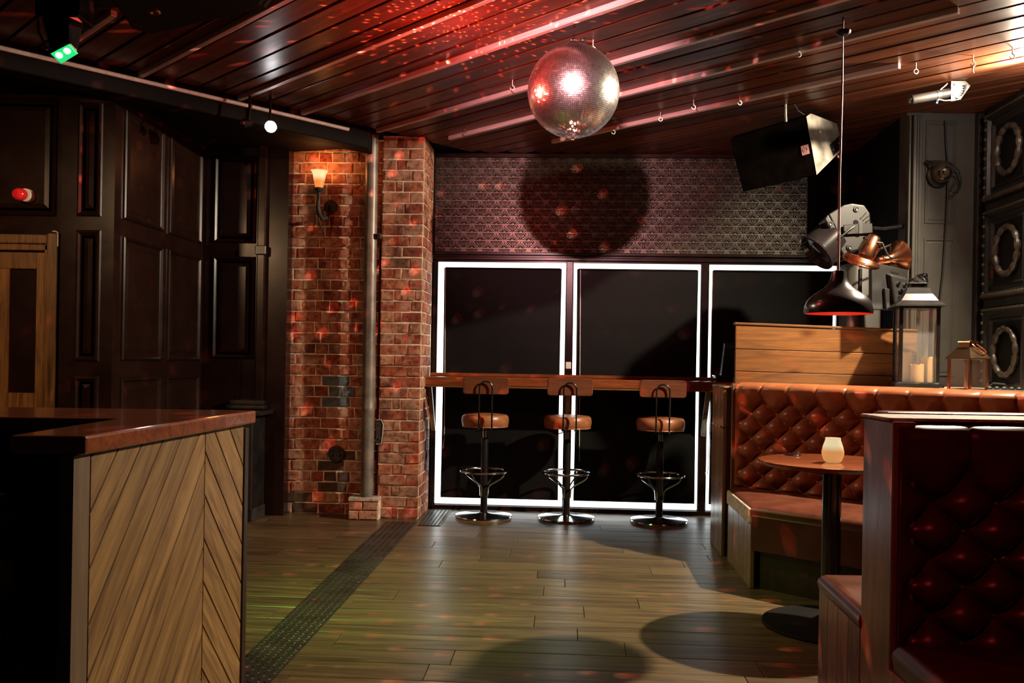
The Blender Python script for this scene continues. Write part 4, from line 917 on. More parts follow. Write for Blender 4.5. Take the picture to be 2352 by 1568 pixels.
# ================================================================== LOUDSPEAKER AND STAGE LIGHTS
sp = thing('loudspeaker', 'black wedge loudspeaker with a scuffed pale side hung by the tin band', 'speaker', (1.8, 5.8, 2.6))
side = [Vector(p) for p in ((1.831, 5.6, 2.772), (1.871, 5.636, 2.803), (2.11, 5.821, 2.789), (2.148, 5.825, 2.618), (1.922, 5.617, 2.415), (1.904, 5.6, 2.399))]
ex = Vector((-0.47, 0.02, -0.145)); ex2 = Vector((-0.455, 0.02, -0.11))
far_ = [p+(ex if i < 2 else ex if i == 2 else ex2) for i, p in enumerate(side)]
MB().hexa(side, far_).build('cabinet', mat('speaker_black', (0.0009, 0.0006, 0.0005), 0.85, var=0.4, spec=0.0), sp, bev=0.006)
sc_ = sum(side, Vector())/len(side); sn_ = (side[2]-side[0]).cross(side[5]-side[0]).normalized()
if sn_.x < 0: sn_ = -sn_
MB().prism([p.lerp(sc_, 0.015)+sn_*0.004 for p in side], sn_*0.003).build('side_panel', mat('scuffed_side', (0.20, 0.18, 0.15), 0.55, var=0.6, nscale=9, bstr=0.1), sp, label='pale scuffed side panel')
def on_side(a, b_):     # a along the top edge, b down the front edge
    return side[0]+(side[2]-side[0])*a+(side[5]-side[0])*b_+sn_*0.008
MB().prism([on_side(0.60, 0.42), on_side(0.98, 0.22), on_side(1.03, 0.40), on_side(0.66, 0.60)], sn_*0.003).build('handle_plate', 'black_metal', sp)
for a, b_ in ((0.36, 0.22), (0.44, 0.68)): MB().lathe([(0.012, 0), (0.010, 0.005), (0.003, 0.006)], 14, on_side(a, b_), sn_).build('bolt', 'white_plastic', sp)
for a, b_ in ((0.67, 0.50), (0.90, 0.36)): MB().lathe([(0.007, 0), (0.006, 0.005)], 12, on_side(a, b_)+sn_*0.003, sn_).build('screw', 'steel', sp)
MB().lathe([(0.011, 0), (0.010, 0.003)], 12, on_side(0.82, 0.60), sn_).build('sticker', 'orange_card', sp)
fn = (side[5]-side[0]).cross(ex).normalized()
if fn.y > 0: fn = -fn
def on_front(a, b_): return side[0]+ex*a+(side[5]-side[0])*b_+fn*0.007
MB().prism([on_front(0.13, 0.46), on_front(0.03, 0.46), on_front(0.03, 0.62), on_front(0.13, 0.62)], fn*0.003).build('badge', mat('red_lit_badge', (0.10, 0.018, 0.014), 0.4), sp, label='small badge with a ring emblem, tinted by red light')  # red light falling on the badge is put into its colour
MB().ring(on_front(0.085, 0.54)+fn*0.004, 0.014, 0.0022, 20, 6, fn).build('emblem_ring', 'rust', sp)
MB().lathe([(0.006, 0), (0.005, 0.003)], 10, on_front(0.085, 0.54)+fn*0.003, fn).build('emblem_dot', 'rust', sp)
MB().tube([(1.71, 5.62, 2.86), (1.712, 5.62, 2.78), (1.717, 5.62, 2.72)], 0.010, 8).build('hanging_bracket', 'steel', sp)
MB().tube([(1.76, 5.61, 2.86), (1.79, 5.61, 2.81), (1.83, 5.61, 2.785)], 0.003, 6).build('cable', 'rubber', sp)

# stage flood light with yoke, seen from its side
fx_ = thing('stage_light', 'grey stage flood light in a yoke above the pine screen', 'stage light', (2.12, 5.75, 2.05))
D0 = 5.66; dz_ = Vector((0.03, 0.20, 0))
body = [Vector((2.008, 5.66, 2.166)), Vector((2.107, 5.66, 2.229)), Vector((2.16, 5.66, 2.241)), Vector((2.241, 5.66, 2.231)), Vector((2.278, 5.66, 2.178)), Vector((2.285, 5.66, 2.106)), Vector((2.256, 5.66, 2.022)), Vector((2.207, 5.66, 1.937)), Vector((2.132, 5.66, 1.919))]
MB().prism(body, dz_).build('housing', 'grey_plastic', fx_, bev=0.012, seg=3)
ax = Vector((-0.72, -0.10, -0.66)).normalized()
front = [Vector((1.986, 5.66, 2.137)), Vector((2.008, 5.66, 2.166)), Vector((2.146, 5.66, 1.928)), Vector((2.113, 5.66, 1.9))]
MB().prism(front, dz_*1.05).build('collar', 'grey_plastic', fx_, bev=0.008, seg=2)
dc = (front[0]+front[3])/2+dz_*0.5
MB().lathe([(0.120, -0.02), (0.124, 0.05), (0.128, 0.12), (0.135, 0.125), (0.135, 0.14), (0.122, 0.142), (0.11, 0.11)], 36, dc, ax).build('barrel', 'black_gloss', fx_, smooth=True)
MB().lathe([(0.10, 0.10), (0.05, 0.115), (0.001, 0.118)], 28, dc, ax).build('lens', 'black_gloss', fx_, smooth=True)
for c_ in (Vector((2.189, 5.66, 2.202)), Vector((2.023, 5.66, 2.104)), Vector((2.148, 5.66, 1.956))):
    MB().lathe([(0.020, 0), (0.018, 0.008), (0.011, 0.008), (0.010, 0.014), (0.004, 0.012)], 18, c_, (0, -1, 0)).build('knob', 'dark_plastic', fx_, smooth=True)
for k in range(3):
    a, c_ = Vector((2.216, 5.657, 2.141))+Vector((0.017, 0, -0.011))*k, Vector((2.252, 5.657, 2.18))+Vector((0.012, 0, -0.022))*k; MB().tube([a, c_], 0.0035, 6).build('rib', 'dark_plastic', fx_)
MB().lathe([(0.018, 0), (0.016, 0.003)], 16, Vector((2.187, 5.66, 2.116)), (0, -1, 0)).build('pivot', 'black_gloss', fx_)
yk = [Vector((2.102, 5.64, 2.097)), Vector((2.196, 5.64, 2.107)), Vector((2.285, 5.64, 2.111)), Vector((2.289, 5.64, 2.048)), Vector((2.125, 5.64, 2.036)), Vector((2.103, 5.64, 2.058))]
MB().prism(yk, (0, 0.010, 0)).build('yoke', mat('light_grey_metal', (0.015, 0.014, 0.012), 0.4, 0.2, var=0.1), fx_, bev=0.003)
MB().prism([Vector((2.198, 5.636, 2.106)), Vector((2.22, 5.636, 2.107)), Vector((2.221, 5.636, 2.043)), Vector((2.199, 5.636, 2.043))], (0, 0.003, 0)).build('yoke_band', 'rubber', fx_)
for k in range(5): MB().lathe([(0.003, 0), (0.0025, 0.002)], 8, Vector((2.174, 5.64, 2.096))+Vector((0.003, 0, -0.011))*k, (0, -1, 0)).build('pin_hole', 'rubber', fx_)
MB().tube([Vector((2.168, 5.63, 2.088)), Vector((2.13, 5.625, 2.062)), Vector((2.074, 5.62, 2.013))], [0.006, 0.009, 0.007], 8).build('lever', 'black_metal', fx_, smooth=True)
MB().tube([Vector((2.294, 5.66, 2.081)), Vector((2.40, 5.75, 2.09)), Vector((2.56, 5.80, 2.12))], 0.014, 8).build('mounting_arm', 'black_metal', fx_)
MB().tube([Vector((2.062, 5.75, 1.864)), Vector((2.28, 5.75, 1.921)), Vector((2.496, 5.75, 2.007))], 0.006, 6).build('brace_rod', 'steel', fx_)

# copper fan (caged head seen edge-on) and copper bell
cf_ = thing('copper_fan', 'small caged copper fan mounted beside the stage light', 'fan', (2.25, 5.55, 1.92))
fa, fb_ = Vector((2.048, 5.5, 1.874)), Vector((2.282, 5.5, 1.819)); fc = (fa+fb_)/2; fr = (fb_-fa).length/2
fax = Vector((0.30, -0.22, 0.93)).normalized()
for k in range(7):
    h = -0.022+0.007*k; r_ = fr*(0.80+0.2*math.sin(PI*(k+1)/8)); MB().ring(fc+fax*h, r_, 0.0028, 36, 5, fax).build('cage_ring', 'copper', cf_, smooth=True)
qf = Vector((0, 0, 1)).rotation_difference(fax)
for k in range(28):
    a = 2*PI*k/28; d = qf @ Vector((math.cos(a), math.sin(a), 0))
    MB().tube([fc+fax*0.030+d*0.045, fc+fax*0.020+d*fr*0.85, fc+d*fr, fc-fax*0.022+d*fr*0.8, fc-fax*0.03+d*0.03], 0.0018, 4).build('cage_wire', 'copper', cf_)
for k in range(4):
    a = PI/2*k; d = qf @ Vector((math.cos(a), math.sin(a), 0)); e_ = qf @ Vector((-math.sin(a), math.cos(a), 0))
    MB().hexa([fc+d*0.02-e_*0.01, fc+d*0.02+e_*0.01, fc+d*fr*0.85+e_*0.04, fc+d*fr*0.85-e_*0.02], [p+fax*0.002 for p in (fc+d*0.02-e_*0.01, fc+d*0.02+e_*0.01, fc+d*fr*0.85+e_*0.04, fc+d*fr*0.85-e_*0.02)]).build('fan_blade', 'copper', cf_)
mc0, mc1 = Vector((2.199, 5.5, 1.896)), Vector((2.246, 5.5, 2.01)); mx = (mc1-mc0).normalized(); ml = (mc1-mc0).length
MB().lathe([(0.050, -0.02), (0.053, 0.0), (0.047, ml*0.5), (0.046, ml*0.52), (0.043, ml*0.8), (0.034, ml*0.95), (0.018, ml*1.02), (0.001, ml*1.03)], 28, mc0, mx).build('motor_housing', 'copper', cf_, smooth=True)
MB().lathe([(0.008, 0), (0.012, 0.012), (0.009, 0.02)], 12, Vector((2.176, 5.46, 1.985)), (-0.8, -0.4, 0.2)).build('switch_knob', 'black_gloss', cf_, smooth=True)
MB().tube([Vector((2.241, 5.46, 1.964)), Vector((2.274, 5.46, 1.96)), Vector((2.293, 5.46, 1.922)), Vector((2.317, 5.47, 1.881)), Vector((2.357, 5.5, 1.871)), Vector((2.411, 5.55, 1.914))], 0.0055, 8).build('cable', 'rubber', cf_, smooth=True)
MB().tube([Vector((2.268, 5.48, 1.962)), Vector((2.274, 5.48, 1.93)), Vector((2.254, 5.5, 1.894))], 0.005, 6).build('bracket', 'copper', cf_, smooth=True)
MB().tube([fc-fax*0.03, Vector((2.40, 5.62, 1.86)), Vector((2.56, 5.80, 1.86))], 0.010, 8).build('wall_arm', 'copper', cf_)
cbell = thing('copper_bell_lamp', 'shiny copper dish lamp behind the copper fan', 'lamp', (2.44, 5.68, 1.9))
bc0 = Vector((2.353, 5.62, 1.877)); bx = (Vector((2.492, 5.66, 1.906))-bc0).normalized()
MB().lathe([(0.020, -0.02), (0.024, 0.01), (0.030, 0.04), (0.05, 0.075), (0.085, 0.105), (0.105, 0.120), (0.108, 0.124), (0.08, 0.108)], 32, bc0, bx).build('dish', 'copper', cbell, smooth=True)
MB().lathe([(0.016, -0.05), (0.022, -0.045), (0.022, -0.02), (0.028, -0.015), (0.028, 0.0)], 20, bc0, bx).build('neck', 'copper', cbell, smooth=True)
MB().tube([bc0+bx*0.06, Vector((2.47, 5.74, 1.90)), Vector((2.56, 5.80, 1.92))], 0.008, 8).build('wall_arm', 'black_metal', cbell)

# monitor seen from behind on its wall arm
tv = thing('monitor', 'small black monitor seen from behind on a wall arm', 'monitor', (2.33, 5.45, 1.6))
ta, tb_, tc_, td = Vector((2.189, 5.4, 1.836)), Vector((2.456, 5.5, 1.8)), Vector((2.408, 5.48, 1.549)), Vector((2.194, 5.4, 1.543))
tn = (tb_-ta).cross(td-ta).normalized()
if tn.y > 0: tn = -tn
MB().prism([ta, tb_, tc_, td], -tn*0.03).build('screen_body', 'dark_plastic', tv, bev=0.004, seg=2)
def on_tv(a, b_, h=0.0): return ta+(tb_-ta)*a+(td-ta)*b_+tn*h
MB().hexa([on_tv(0.36, 0.16), on_tv(0.92, 0.16), on_tv(0.95, 0.85), on_tv(0.50, 0.85)], [on_tv(0.42, 0.22, 0.035), on_tv(0.86, 0.22, 0.035), on_tv(0.88, 0.78, 0.03), on_tv(0.54, 0.78, 0.03)]).build('rear_hump', 'dark_plastic', tv, bev=0.008, seg=2)
MB().prism([on_tv(0.28, 0.50), on_tv(0.42, 0.50), on_tv(0.42, 0.95), on_tv(0.32, 0.95)], tn*0.022).build('stand_stub', 'dark_plastic', tv, bev=0.006, seg=2)
MB().prism([on_tv(0.52, 0.09, 0.001), on_tv(0.74, 0.09, 0.001), on_tv(0.74, 0.13, 0.001), on_tv(0.52, 0.13, 0.001)], tn*0.0015).build('label_strip', 'grey_plastic', tv)
for a, b_ in ((0.60, 0.36), (0.78, 0.36), (0.66, 0.50), (0.66, 0.62), (0.60, 0.74)):
    MB().lathe([(0.012, 0), (0.011, 0.008), (0.004, 0.009)], 12, on_tv(a, b_, 0.036), tn).build('mount_bolt', 'chrome', tv)
MB().tube([on_tv(0.7, 0.5, 0.04), on_tv(0.9, 0.42, 0.06), Vector((2.55, 5.58, 1.76)), Vector((2.60, 5.72, 1.76))], 0.012, 8).build('arm', 'black_metal', tv, smooth=True)
MB().box(2.545, 2.63, 5.60, 5.70, 1.725, 1.765).build('arm_block', 'black_metal', tv, bev=0.004)
MB().box(2.62, 2.655, 5.66, 5.74, 1.56, 1.80).build('wall_plate', 'black_metal', tv, bev=0.004)
for z in (1.60, 1.65, 1.74, 1.78): MB().lathe([(0.013, 0), (0.012, 0.008), (0.004, 0.01)], 12, (2.637, 5.66, z), (0, -1, 0)).build('wall_bolt', 'chrome', tv)
# dark cabinet behind the monitor
sb_ = thing('side_speaker', 'tall dark grey rounded cabinet standing behind the pine screen', 'cabinet', (2.48, 6.1, 0))
MB().loft([[Vector((2.41, 6.12, z))+Vector((x, y, 0)) for x, y in rrect(0.25, 0.24, 0.06)] for z in (0.0, 1.88)]+[[Vector((2.41, 6.12, 1.90))+Vector((x*0.94, y*0.94, 0)) for x, y in rrect(0.25, 0.24, 0.06)]]).build('body', 'grey_paint', sb_, smooth=True)
MB().box(2.345, 2.362, 5.985, 6.0, 0.2, 1.86).build('edge_trim', 'black', sb_)

# ceiling actuator with quadrant bracket, dome camera
ca = thing('security_camera', 'grey cylinder camera on a toothed quadrant bracket under the ceiling', 'camera', (2.45, 5.15, 2.8))
a0, a1 = Vector((2.273, 5.1, 2.736)), Vector((2.496, 5.1, 2.78)); axc = (a1-a0).normalized(); lc_ = (a1-a0).length
MB().lathe([(0.020, 0.0), (0.025, 0.004), (0.027, 0.01), (0.027, lc_)], 24, a0, axc).build('housing', 'black', ca, smooth=True)
MB().lathe([(0.0285, lc_*0.66), (0.0285, lc_*0.75)], 24, a0, axc).build('clamp_band', 'grey_plastic', ca)
MB().lathe([(0.017, -0.004), (0.020, 0.001)], 20, a0, axc).build('lens', 'black_gloss', ca)
MB().prism([Vector((2.497, 5.08, 2.844)), Vector((2.58, 5.08, 2.846)), Vector((2.608, 5.08, 2.819)), Vector((2.552, 5.08, 2.74)), Vector((2.499, 5.08, 2.729))], (0.0, 0.006, 0)).build('bracket', 'dark_plastic', ca)
ctr = Vector((2.505, 5.07, 2.811))
MB().tube([ctr+Vector((0.073*math.cos(a), 0, 0.073*math.sin(a))) for a in [0.15-1.35*k/10 for k in range(11)]], 0.0035, 6).build('quadrant_slot', 'rubber', ca)
for k in range(7):
    a = 0.1-1.25*k/6; MB().tube([ctr+Vector((0.060*math.cos(a), 0, 0.060*math.sin(a))), ctr+Vector((0.073*math.cos(a), 0, 0.073*math.sin(a)))], 0.003, 5).build('tooth', 'rubber', ca)
for c_ in (Vector((2.518, 5.08, 2.825)), Vector((2.516, 5.08, 2.765))): MB().lathe([(0.006, 0), (0.005, 0.005)], 10, c_, (0, -1, 0)).build('bolt', 'chrome', ca)
MB().tube([Vector((2.421, 5.1, 2.754)), Vector((2.429, 5.1, 2.739)), Vector((2.424, 5.1, 2.719))], [0.006, 0.009, 0.006], 8).build('cable_tip', 'blue_plastic', ca)
MB().tube([Vector((2.424, 5.08, 2.738)), Vector((2.462, 5.08, 2.731)), Vector((2.497, 5.08, 2.734))], 0.003, 6).build('cable', 'cable_white', ca)
MB().tube([Vector((2.445, 5.1, 2.799)), Vector((2.47, 5.1, 2.82)), Vector((2.49, 5.1, 2.84))], 0.003, 6).build('upper_cable', 'cable_white', ca)
MB().tube([Vector((2.552, 5.09, 2.848)), Vector((2.586, 5.15, 2.959))], 0.012, 8).build('ceiling_stem', 'steel', ca)
dm = thing('dome_camera', 'bronze dome camera with tangled cables on the charcoal wall', 'camera', (2.74, 5.70, 2.42))
cc_ = Vector((2.752, 5.70, 2.455))
MB().sphere(cc_, 0.068, 16).build('ball', mat('bronze_plastic', (0.10, 0.082, 0.055), 0.3, 0.3, var=0.2), dm, smooth=True)
nd = Vector((-0.15, -0.95, -0.25)).normalized()
MB().lathe([(0.040, 0.052), (0.042, 0.062), (0.034, 0.066), (0.026, 0.058), (0.001, 0.055)], 28, cc_, nd).build('lens_ring', 'black_gloss', dm, smooth=True)
MB().lathe([(0.012, 0.06), (0.010, 0.066), (0.002, 0.067)], 14, cc_+Vector((-0.008, 0, 0.004)), nd).build('lens', 'black_gloss', dm, smooth=True)
MB().lathe([(0.075, 0), (0.075, 0.02), (0.06, 0.03)], 24, (2.745, 5.745, 2.44), (0, -1, 0)).build('mount', 'dark_plastic', dm, smooth=True)
MB().tube([(2.665, 5.73, 2.53), (2.69, 5.70, 2.50), (2.72, 5.68, 2.495)], [0.014, 0.010, 0.006], 8).build('cable_gland', 'rubber', dm)
MB().tube([(2.665, 5.73, 2.53), (2.73, 5.69, 2.528), (2.80, 5.69, 2.515), (2.86, 5.70, 2.47), (2.885, 5.71, 2.40), (2.875, 5.71, 2.35), (2.83, 5.71, 2.325), (2.815, 5.71, 2.345), (2.84, 5.71, 2.39)], 0.0045, 6).build('cable_loop', 'rubber', dm, smooth=True)
MB().tube([(2.67, 5.73, 2.525), (2.77, 5.69, 2.515), (2.85, 5.70, 2.45), (2.88, 5.71, 2.38), (2.84, 5.72, 2.31), (2.80, 5.72, 2.30)], 0.004, 6).build('cable_loop', 'rubber', dm, smooth=True)
tag(MB().tube([(2.785, 5.735, 2.80), (2.795, 5.735, 2.62), (2.81, 5.735, 2.48), (2.805, 5.73, 2.33), (2.80, 5.735, 2.1), (2.785, 5.735, 1.8), (2.755, 5.735, 1.5), (2.74, 5.735, 1.25), (2.75, 5.72, 1.09)], 0.006, 6).build('wall_cable', 'rubber'), 'long black cable running down the charcoal wall', 'cable')

# ================================================================== CEILING FITTINGS
HK = [(-0.025, 5.212, 'beside the mirror ball, over the pink-lit boards'), (1.112, 5.546, 'ahead of the loudspeaker, second along its batten'), (1.374, 5.437, 'closest to the loudspeaker bracket'), (0.953, 5.834, 'as a small eye above the dark speaker shadow'), (2.168, 4.803, 'as a round eye beyond the end of the last batten'), (2.41, 4.672, 'hanging longest above the cylinder camera'), (2.546, 4.546, 'nearest the bright ceiling spotlight'), (-0.365, 6.228, 'brass and open, above the tin band corner'), (1.455, 4.573, 'close beside the pendant cord'), (0.389, 4.542, 'just behind the mirror ball top'), (0.682, 6.183, 'small and closest to the window wall')]
for i, (x, y, lb) in enumerate(HK):
    b = MB(); b.tube([(x, y, 2.852), (x, y, 2.815)], 0.0028, 6); eye = i in (3, 4)
    b.tube([(x+0.012*math.sin(a), y, 2.803+0.012*math.cos(a)) for a in [(2*PI if eye else 1.5*PI)*k/14 for k in range(15)]], 0.0030, 6)
    if i == 5: b.tube([(x, y, 2.80), (x-0.002, y, 2.765), (x+0.004, y, 2.755)], 0.004, 6)
    tag(b.build('cup_hook', 'copper' if i == 7 else 'hook_white', smooth=True), 'screw hook in the ceiling, ' + lb, 'hook', 'hooks in the ceiling')
# small track spot, lit
ts = thing('track_spot', 'small lit white spotlight under the dark beam', 'spotlight', (-1.55, 5.6, 2.70))
tcn = Vector((-1.555, 5.60, 2.648)); tnx = Vector((0.34, -0.93, -0.10)).normalized()
MB().lathe([(0.030, -0.09), (0.036, -0.07), (0.040, 0.0), (0.042, 0.012), (0.036, 0.014), (0.034, 0.006)], 28, tcn, tnx, caps=False).build('housing', 'chrome', ts, smooth=True)
MB().lathe([(0.034, 0.0), (0.025, 0.008), (0.001, 0.012)], 24, tcn, tnx).build('bulb', 'bulb', ts, smooth=True, label='glowing white bulb')
MB().tube([tcn-tnx*0.05, tcn-tnx*0.05+UP*0.06, tcn-tnx*0.05+UP*0.21], 0.008, 8).build('stem', 'black_metal', ts)
ts2 = thing('spot_bracket', 'unlit black spotlight bracket next to the lit spotlight', 'spotlight', (-1.7, 5.55, 2.7))
MB().tube([(-1.665, 5.52, 2.82), (-1.662, 5.51, 2.72), (-1.665, 5.50, 2.66)], 0.009, 8).build('stem', 'black_metal', ts2)
MB().lathe([(0.024, -0.05), (0.030, 0.0), (0.026, 0.004)], 16, (-1.70, 5.52, 2.65), (-0.9, -0.3, -0.2)).build('housing', 'black_metal', ts2, smooth=True)
MB().box(-1.708, -1.688, 5.48, 5.50, 2.632, 2.648).build('clip', 'copper', ts2)
# green moving head
gh = thing('moving_head', 'black moving head light with two green lit lenses', 'stage light', (-1.85, 3.6, 2.6))
MB().box(-2.02, -1.70, 3.50, 3.80, 2.68, 2.80).build('base', 'black_gloss', gh, bev=0.01, seg=2)
MB().box(-1.96, -1.78, 3.58, 3.72, 2.56, 2.69).build('yoke', 'black_gloss', gh, bev=0.01, seg=2)
gl = [Vector(p) for p in ((-1.885, 3.57, 2.405), (-1.805, 3.56, 2.442), (-1.788, 3.60, 2.418), (-1.862, 3.61, 2.378))]
gt = [Vector(p) for p in ((-1.945, 3.60, 2.575), (-1.83, 3.59, 2.60), (-1.80, 3.68, 2.60), (-1.93, 3.69, 2.57))]
MB().hexa(gl, gt).build('head', 'black_gloss', gh, bev=0.008, seg=2)
gn = (gl[1]-gl[0]).cross(gl[3]-gl[0]).normalized()
if gn.z > 0: gn = -gn
MB().hexa([p+gn*0.001 for p in gl], [p.lerp(sum(gl, Vector())/4, 0.08)+gn*0.008 for p in gl]).build('lens_frame', 'green_led', gh, label='green lit lens window')
for f_ in (0.28, 0.72):
    c_ = gl[0].lerp(gl[1], f_).lerp(gl[3].lerp(gl[2], f_), 0.35)+gn*0.009
    MB().lathe([(0.014, 0), (0.012, 0.004), (0.002, 0.006)], 14, c_, gn).build('led', 'white_led', gh, label='white hot LED')
MB().tube([(-1.955, 3.60, 2.56), (-1.94, 3.58, 2.50), (-1.90, 3.57, 2.42)], 0.006, 6).build('side_trim', 'copper', gh)
for x, z in ((-2.0, 2.70), (-1.95, 2.72), (-1.80, 2.70), (-1.83, 2.73)): MB().sphere((x, 3.497, z), 0.010, 6).build('button', 'red_lens', gh)
# black cabinet hung from the ceiling
bs = thing('ceiling_cabinet', 'large black speaker cabinet hung flat under the ceiling boards', 'speaker', (-1.3, 3.4, 2.7))
cbp = [Vector(p) for p in ((-1.56, 3.36, 2.56), (-1.615, 3.71, 2.56), (-1.56, 3.765, 2.56), (-0.985, 3.46, 2.56), (-0.93, 3.36, 2.56), (-1.02, 2.95, 2.56), (-1.5, 2.95, 2.56))]
MB().prism(cbp[::-1], (0, 0, 0.26)).build('body', 'soft_black', bs, bev=0.004)
MB().prism([p.lerp(Vector((-1.3, 3.3, 2.56)), 0.05)-UP*0.006 for p in cbp], (0, 0, 0.005)).build('grille', 'black', bs)
MB().ring((-1.44, 3.50, 2.553), 0.018, 0.007, 20, 6).build('port_ring', 'copper', bs)
MB().prism([(-0.985, 3.455, 2.558), (-0.93, 3.36, 2.558), (-0.965, 3.33, 2.552), (-1.0, 3.40, 2.552)], (0, 0, 0.02)).build('corner_plate', 'grey_plastic', bs)
# red beacon above the door
rbk = thing('alarm_beacon', 'red domed alarm beacon on a white base above the door', 'beacon', (-2.93, 5.3, 2.14))
pb = Vector((-2.945, 5.355, 2.140)); nbk = Vector((-0.35, -0.93, 0)).normalized()
MB().lathe([(0.040, 0.0), (0.042, 0.01), (0.040, 0.045), (0.038, 0.05)], 28, pb, NY).build('base', 'white_plastic', rbk, smooth=True)
MB().lathe([(0.036, 0.0), (0.037, 0.02), (0.034, 0.04), (0.022, 0.055), (0.001, 0.060)], 28, pb+Vector((-0.012, -0.045, 0.0)), nbk).build('dome', 'red_lens', rbk, smooth=True)

# ================================================================== NEAR BAR COUNTER (left)
A0 = Vector((-0.817, 1.70, 0)); A1 = Vector((-0.742, 2.575, 0)); ua = (A1-A0).normalized(); na = Vector((ua.y, -ua.x, 0)); lenA = (A1-A0).length
nc = thing('bar_counter', 'near bar counter with red varnished top and herringbone oak side', 'counter', (-0.85, 2.1, 0))
def ap(u, z=0.0, h=0.0): return A0+ua*u+na*h+UP*z
top = [A0, A1, A1-na*0.0+Vector((-1.25, -0.06, 0)), Vector((-2.03, 2.05, 0)), Vector((-0.965, 2.18, 0)), Vector((-0.955, 1.68, 0))]
MB().prism([p+UP*1.003 for p in top], (0, 0, 0.037)).build('worktop', 'counter', nc, bev=0.006, seg=2, label='red varnished L-shaped top')
MB().prism([ap(0.03, 0, -0.035), ap(lenA-0.04, 0, -0.035), Vector((-0.93, 2.5, 0)), Vector((-0.94, 1.74, 0))], (0, 0, 1.003)).build('carcass', 'dark_red_wood', nc)
MB().prism([Vector((-0.94, 2.22, 0)), Vector((-0.93, 2.5, 0)), Vector((-1.98, 2.42, 0)), Vector((-2.0, 2.10, 0))], (0, 0, 1.003)).build('return_carcass', 'dark_red_wood', nc)
MB().prism([Vector((-0.958, 1.70, 0)), ap(0.015, 0, -0.055), ap(0.045, 0, -0.055), Vector((-0.95, 1.74, 0))], (0, 0, 1.003)).build('end_panel', 'dark_red_wood', nc, bev=0.004, label='dark mahogany end panel')
MB().prism([ap(-0.004, 0, -0.05), ap(0.0, 0, -0.042), ap(0.04, 0, -0.042), ap(0.04, 0, -0.05)], (0, 0, 0.98)).build('edge_bead', 'tan_wood', nc)
# herringbone boards: two fields of slanted boards, clipped to their rectangles
def clip(poly, x0, x1, z0, z1):
    for ax_, lim, sg in ((0, x0, 1), (0, x1, -1), (1, z0, 1), (1, z1, -1)):
        out = []
        for i in range(len(poly)):
            p, q = poly[i-1], poly[i]; a, c_ = sg*(p[ax_]-lim), sg*(q[ax_]-lim)
            if (a >= 0) != (c_ >= 0):
                t = a/(a-c_); out.append((p[0]+(q[0]-p[0])*t, p[1]+(q[1]-p[1])*t))
            if c_ >= 0: out.append(q)
        poly = out
        if len(poly) < 3: return None
    return poly
MB().prism([ap(-0.008, 0, -0.02), ap(0.052, 0, -0.02), ap(0.052, 0, -0.045), ap(-0.008, 0, -0.045)], (0, 0, 1.003)).build('stile', 'oak_post', nc, bev=0.002)
def field(x0, x1, slope):
    z0, z1 = 0.0, 1.0; pitch = 0.112; an = math.atan(slope)
    k = -16
    while k < 26:
        zb = k*pitch+(0.03 if slope > 0 else 0.055); xm = x0 if slope < 0 else x1
        g = 0.0014/math.cos(an)
        f_ = lambda x: zb+slope*(x-xm)
        pl = clip([(x0-0.001, f_(x0)+g), (x1+0.001, f_(x1)+g), (x1+0.001, f_(x1)+pitch-g), (x0-0.001, f_(x0)+pitch-g)], x0+0.0012, x1-0.0012, z0, z1)
        if pl:
            cx = sum(p[0] for p in pl)/len(pl); cz = sum(p[1] for p in pl)/len(pl)
            ct, st_ = math.cos(an), math.sin(an)
            loc = [((x-cx)*ct+(z-cz)*st_, -(x-cx)*st_+(z-cz)*ct) for x, z in pl]
            me = MB().hexa([(x, y, -0.012) for x, y in loc], [(x, y, 0) for x, y in loc]).mesh('board')
            ux_ = ua*ct+UP*st_; uy_ = -ua*st_+UP*ct
            link('board', me, 'oak', nc, 0.0015, M4=frame(ap(cx, cz, -0.022), ux_, uy_))
        k += 1
field(0.055, 0.585, 1.15)
field(0.585, 0.842, -1.15)
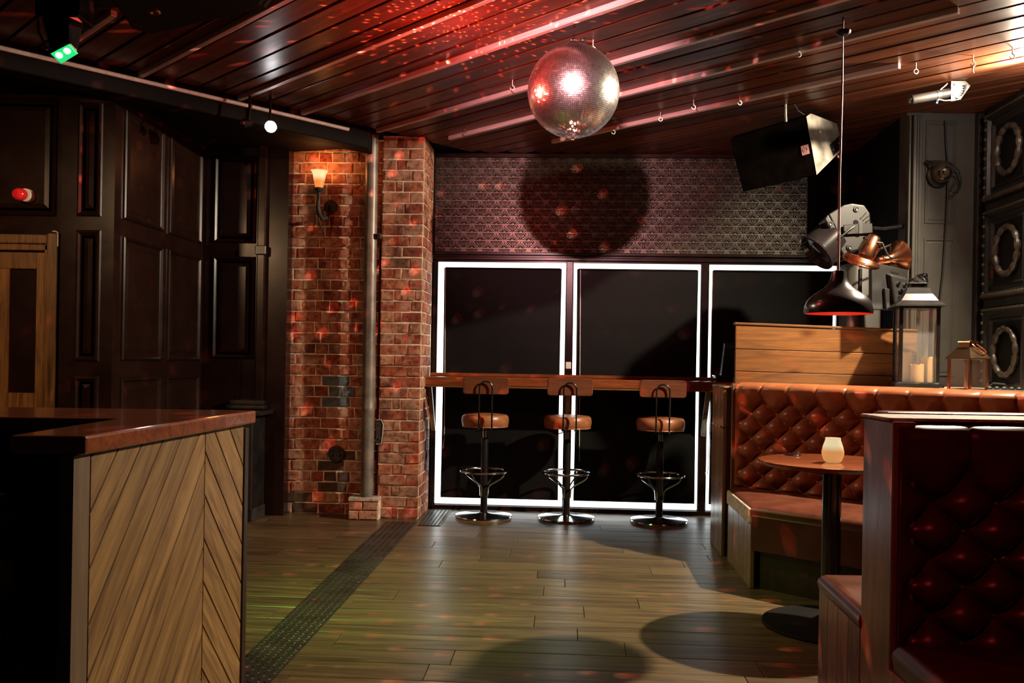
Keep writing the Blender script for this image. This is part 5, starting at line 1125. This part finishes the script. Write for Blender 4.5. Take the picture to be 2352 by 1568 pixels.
MB().prism([ap(0.842, 0, -0.018), ap(0.872, 0, -0.018), ap(0.872, 0, -0.06), ap(0.842, 0, -0.06)], (0, 0, 0.99)).build('stile', 'dark_red_wood', nc, bev=0.002)
# things on the open shelves behind the counter end
csh = thing('back_shelf', 'open shelf unit just visible behind the near counter end', 'shelf', (-1.4, 2.2, 0))
for z in (0.742, 0.575, 0.40): MB().box(-1.75, -1.208, 2.10, 2.40, z, z+0.014).build('shelf_board', 'dark_red_wood', csh)
MB().box(-1.75, -1.21, 2.40, 2.42, 0, 1.0).build('shelf_back', 'dark_red_wood', csh)
bp = tag(MB().lathe([(0.001, 0.0), (0.05, 0.004), (0.070, 0.016), (0.072, 0.018), (0.05, 0.010), (0.001, 0.006)], 32, (-1.283, 2.2, 0.895), (0.15, -1, 0.1)).build('blue_dish', 'blue_glaze', smooth=True), 'round blue dish standing upright on the top back shelf', 'dish')
tag(MB().tube([(-1.36, 2.15, 0.80), (-1.28, 2.14, 0.830), (-1.214, 2.13, 0.856)], [0.004, 0.006, 0.007], 8).build('bar_spoon', 'chrome', smooth=True), 'chrome bar spoon lying under the blue dish', 'spoon')
pc_ = MB(); pc_.loft([[(-1.29+0.07*math.cos(2*PI*k/12)*s_, 2.2+0.05*math.sin(2*PI*k/12)*s_, z+0.008*math.sin(k*2.1)) for k in range(12)] for s_, z in ((0.9, 0.765), (1.05, 0.785), (0.7, 0.81), (0.3, 0.82))])
tag(pc_.build('bar_cloth', 'pale', smooth=True), 'crumpled pale grey cloth on the top back shelf', 'cloth')
tag(MB().lathe([(0.001, 0.59), (0.035, 0.592), (0.046, 0.62), (0.052, 0.688), (0.048, 0.688), (0.042, 0.62), (0.001, 0.60)], 24, (-1.265, 2.2, 0)).build('cream_cup', 'cream', smooth=True), 'cream cup on the middle back shelf', 'cup')
tag(MB().box(-1.34, -1.222, 2.13, 2.24, 0.415, 0.52).build('orange_carton', 'orange_card', bev=0.004), 'orange carton on the lowest back shelf', 'box')
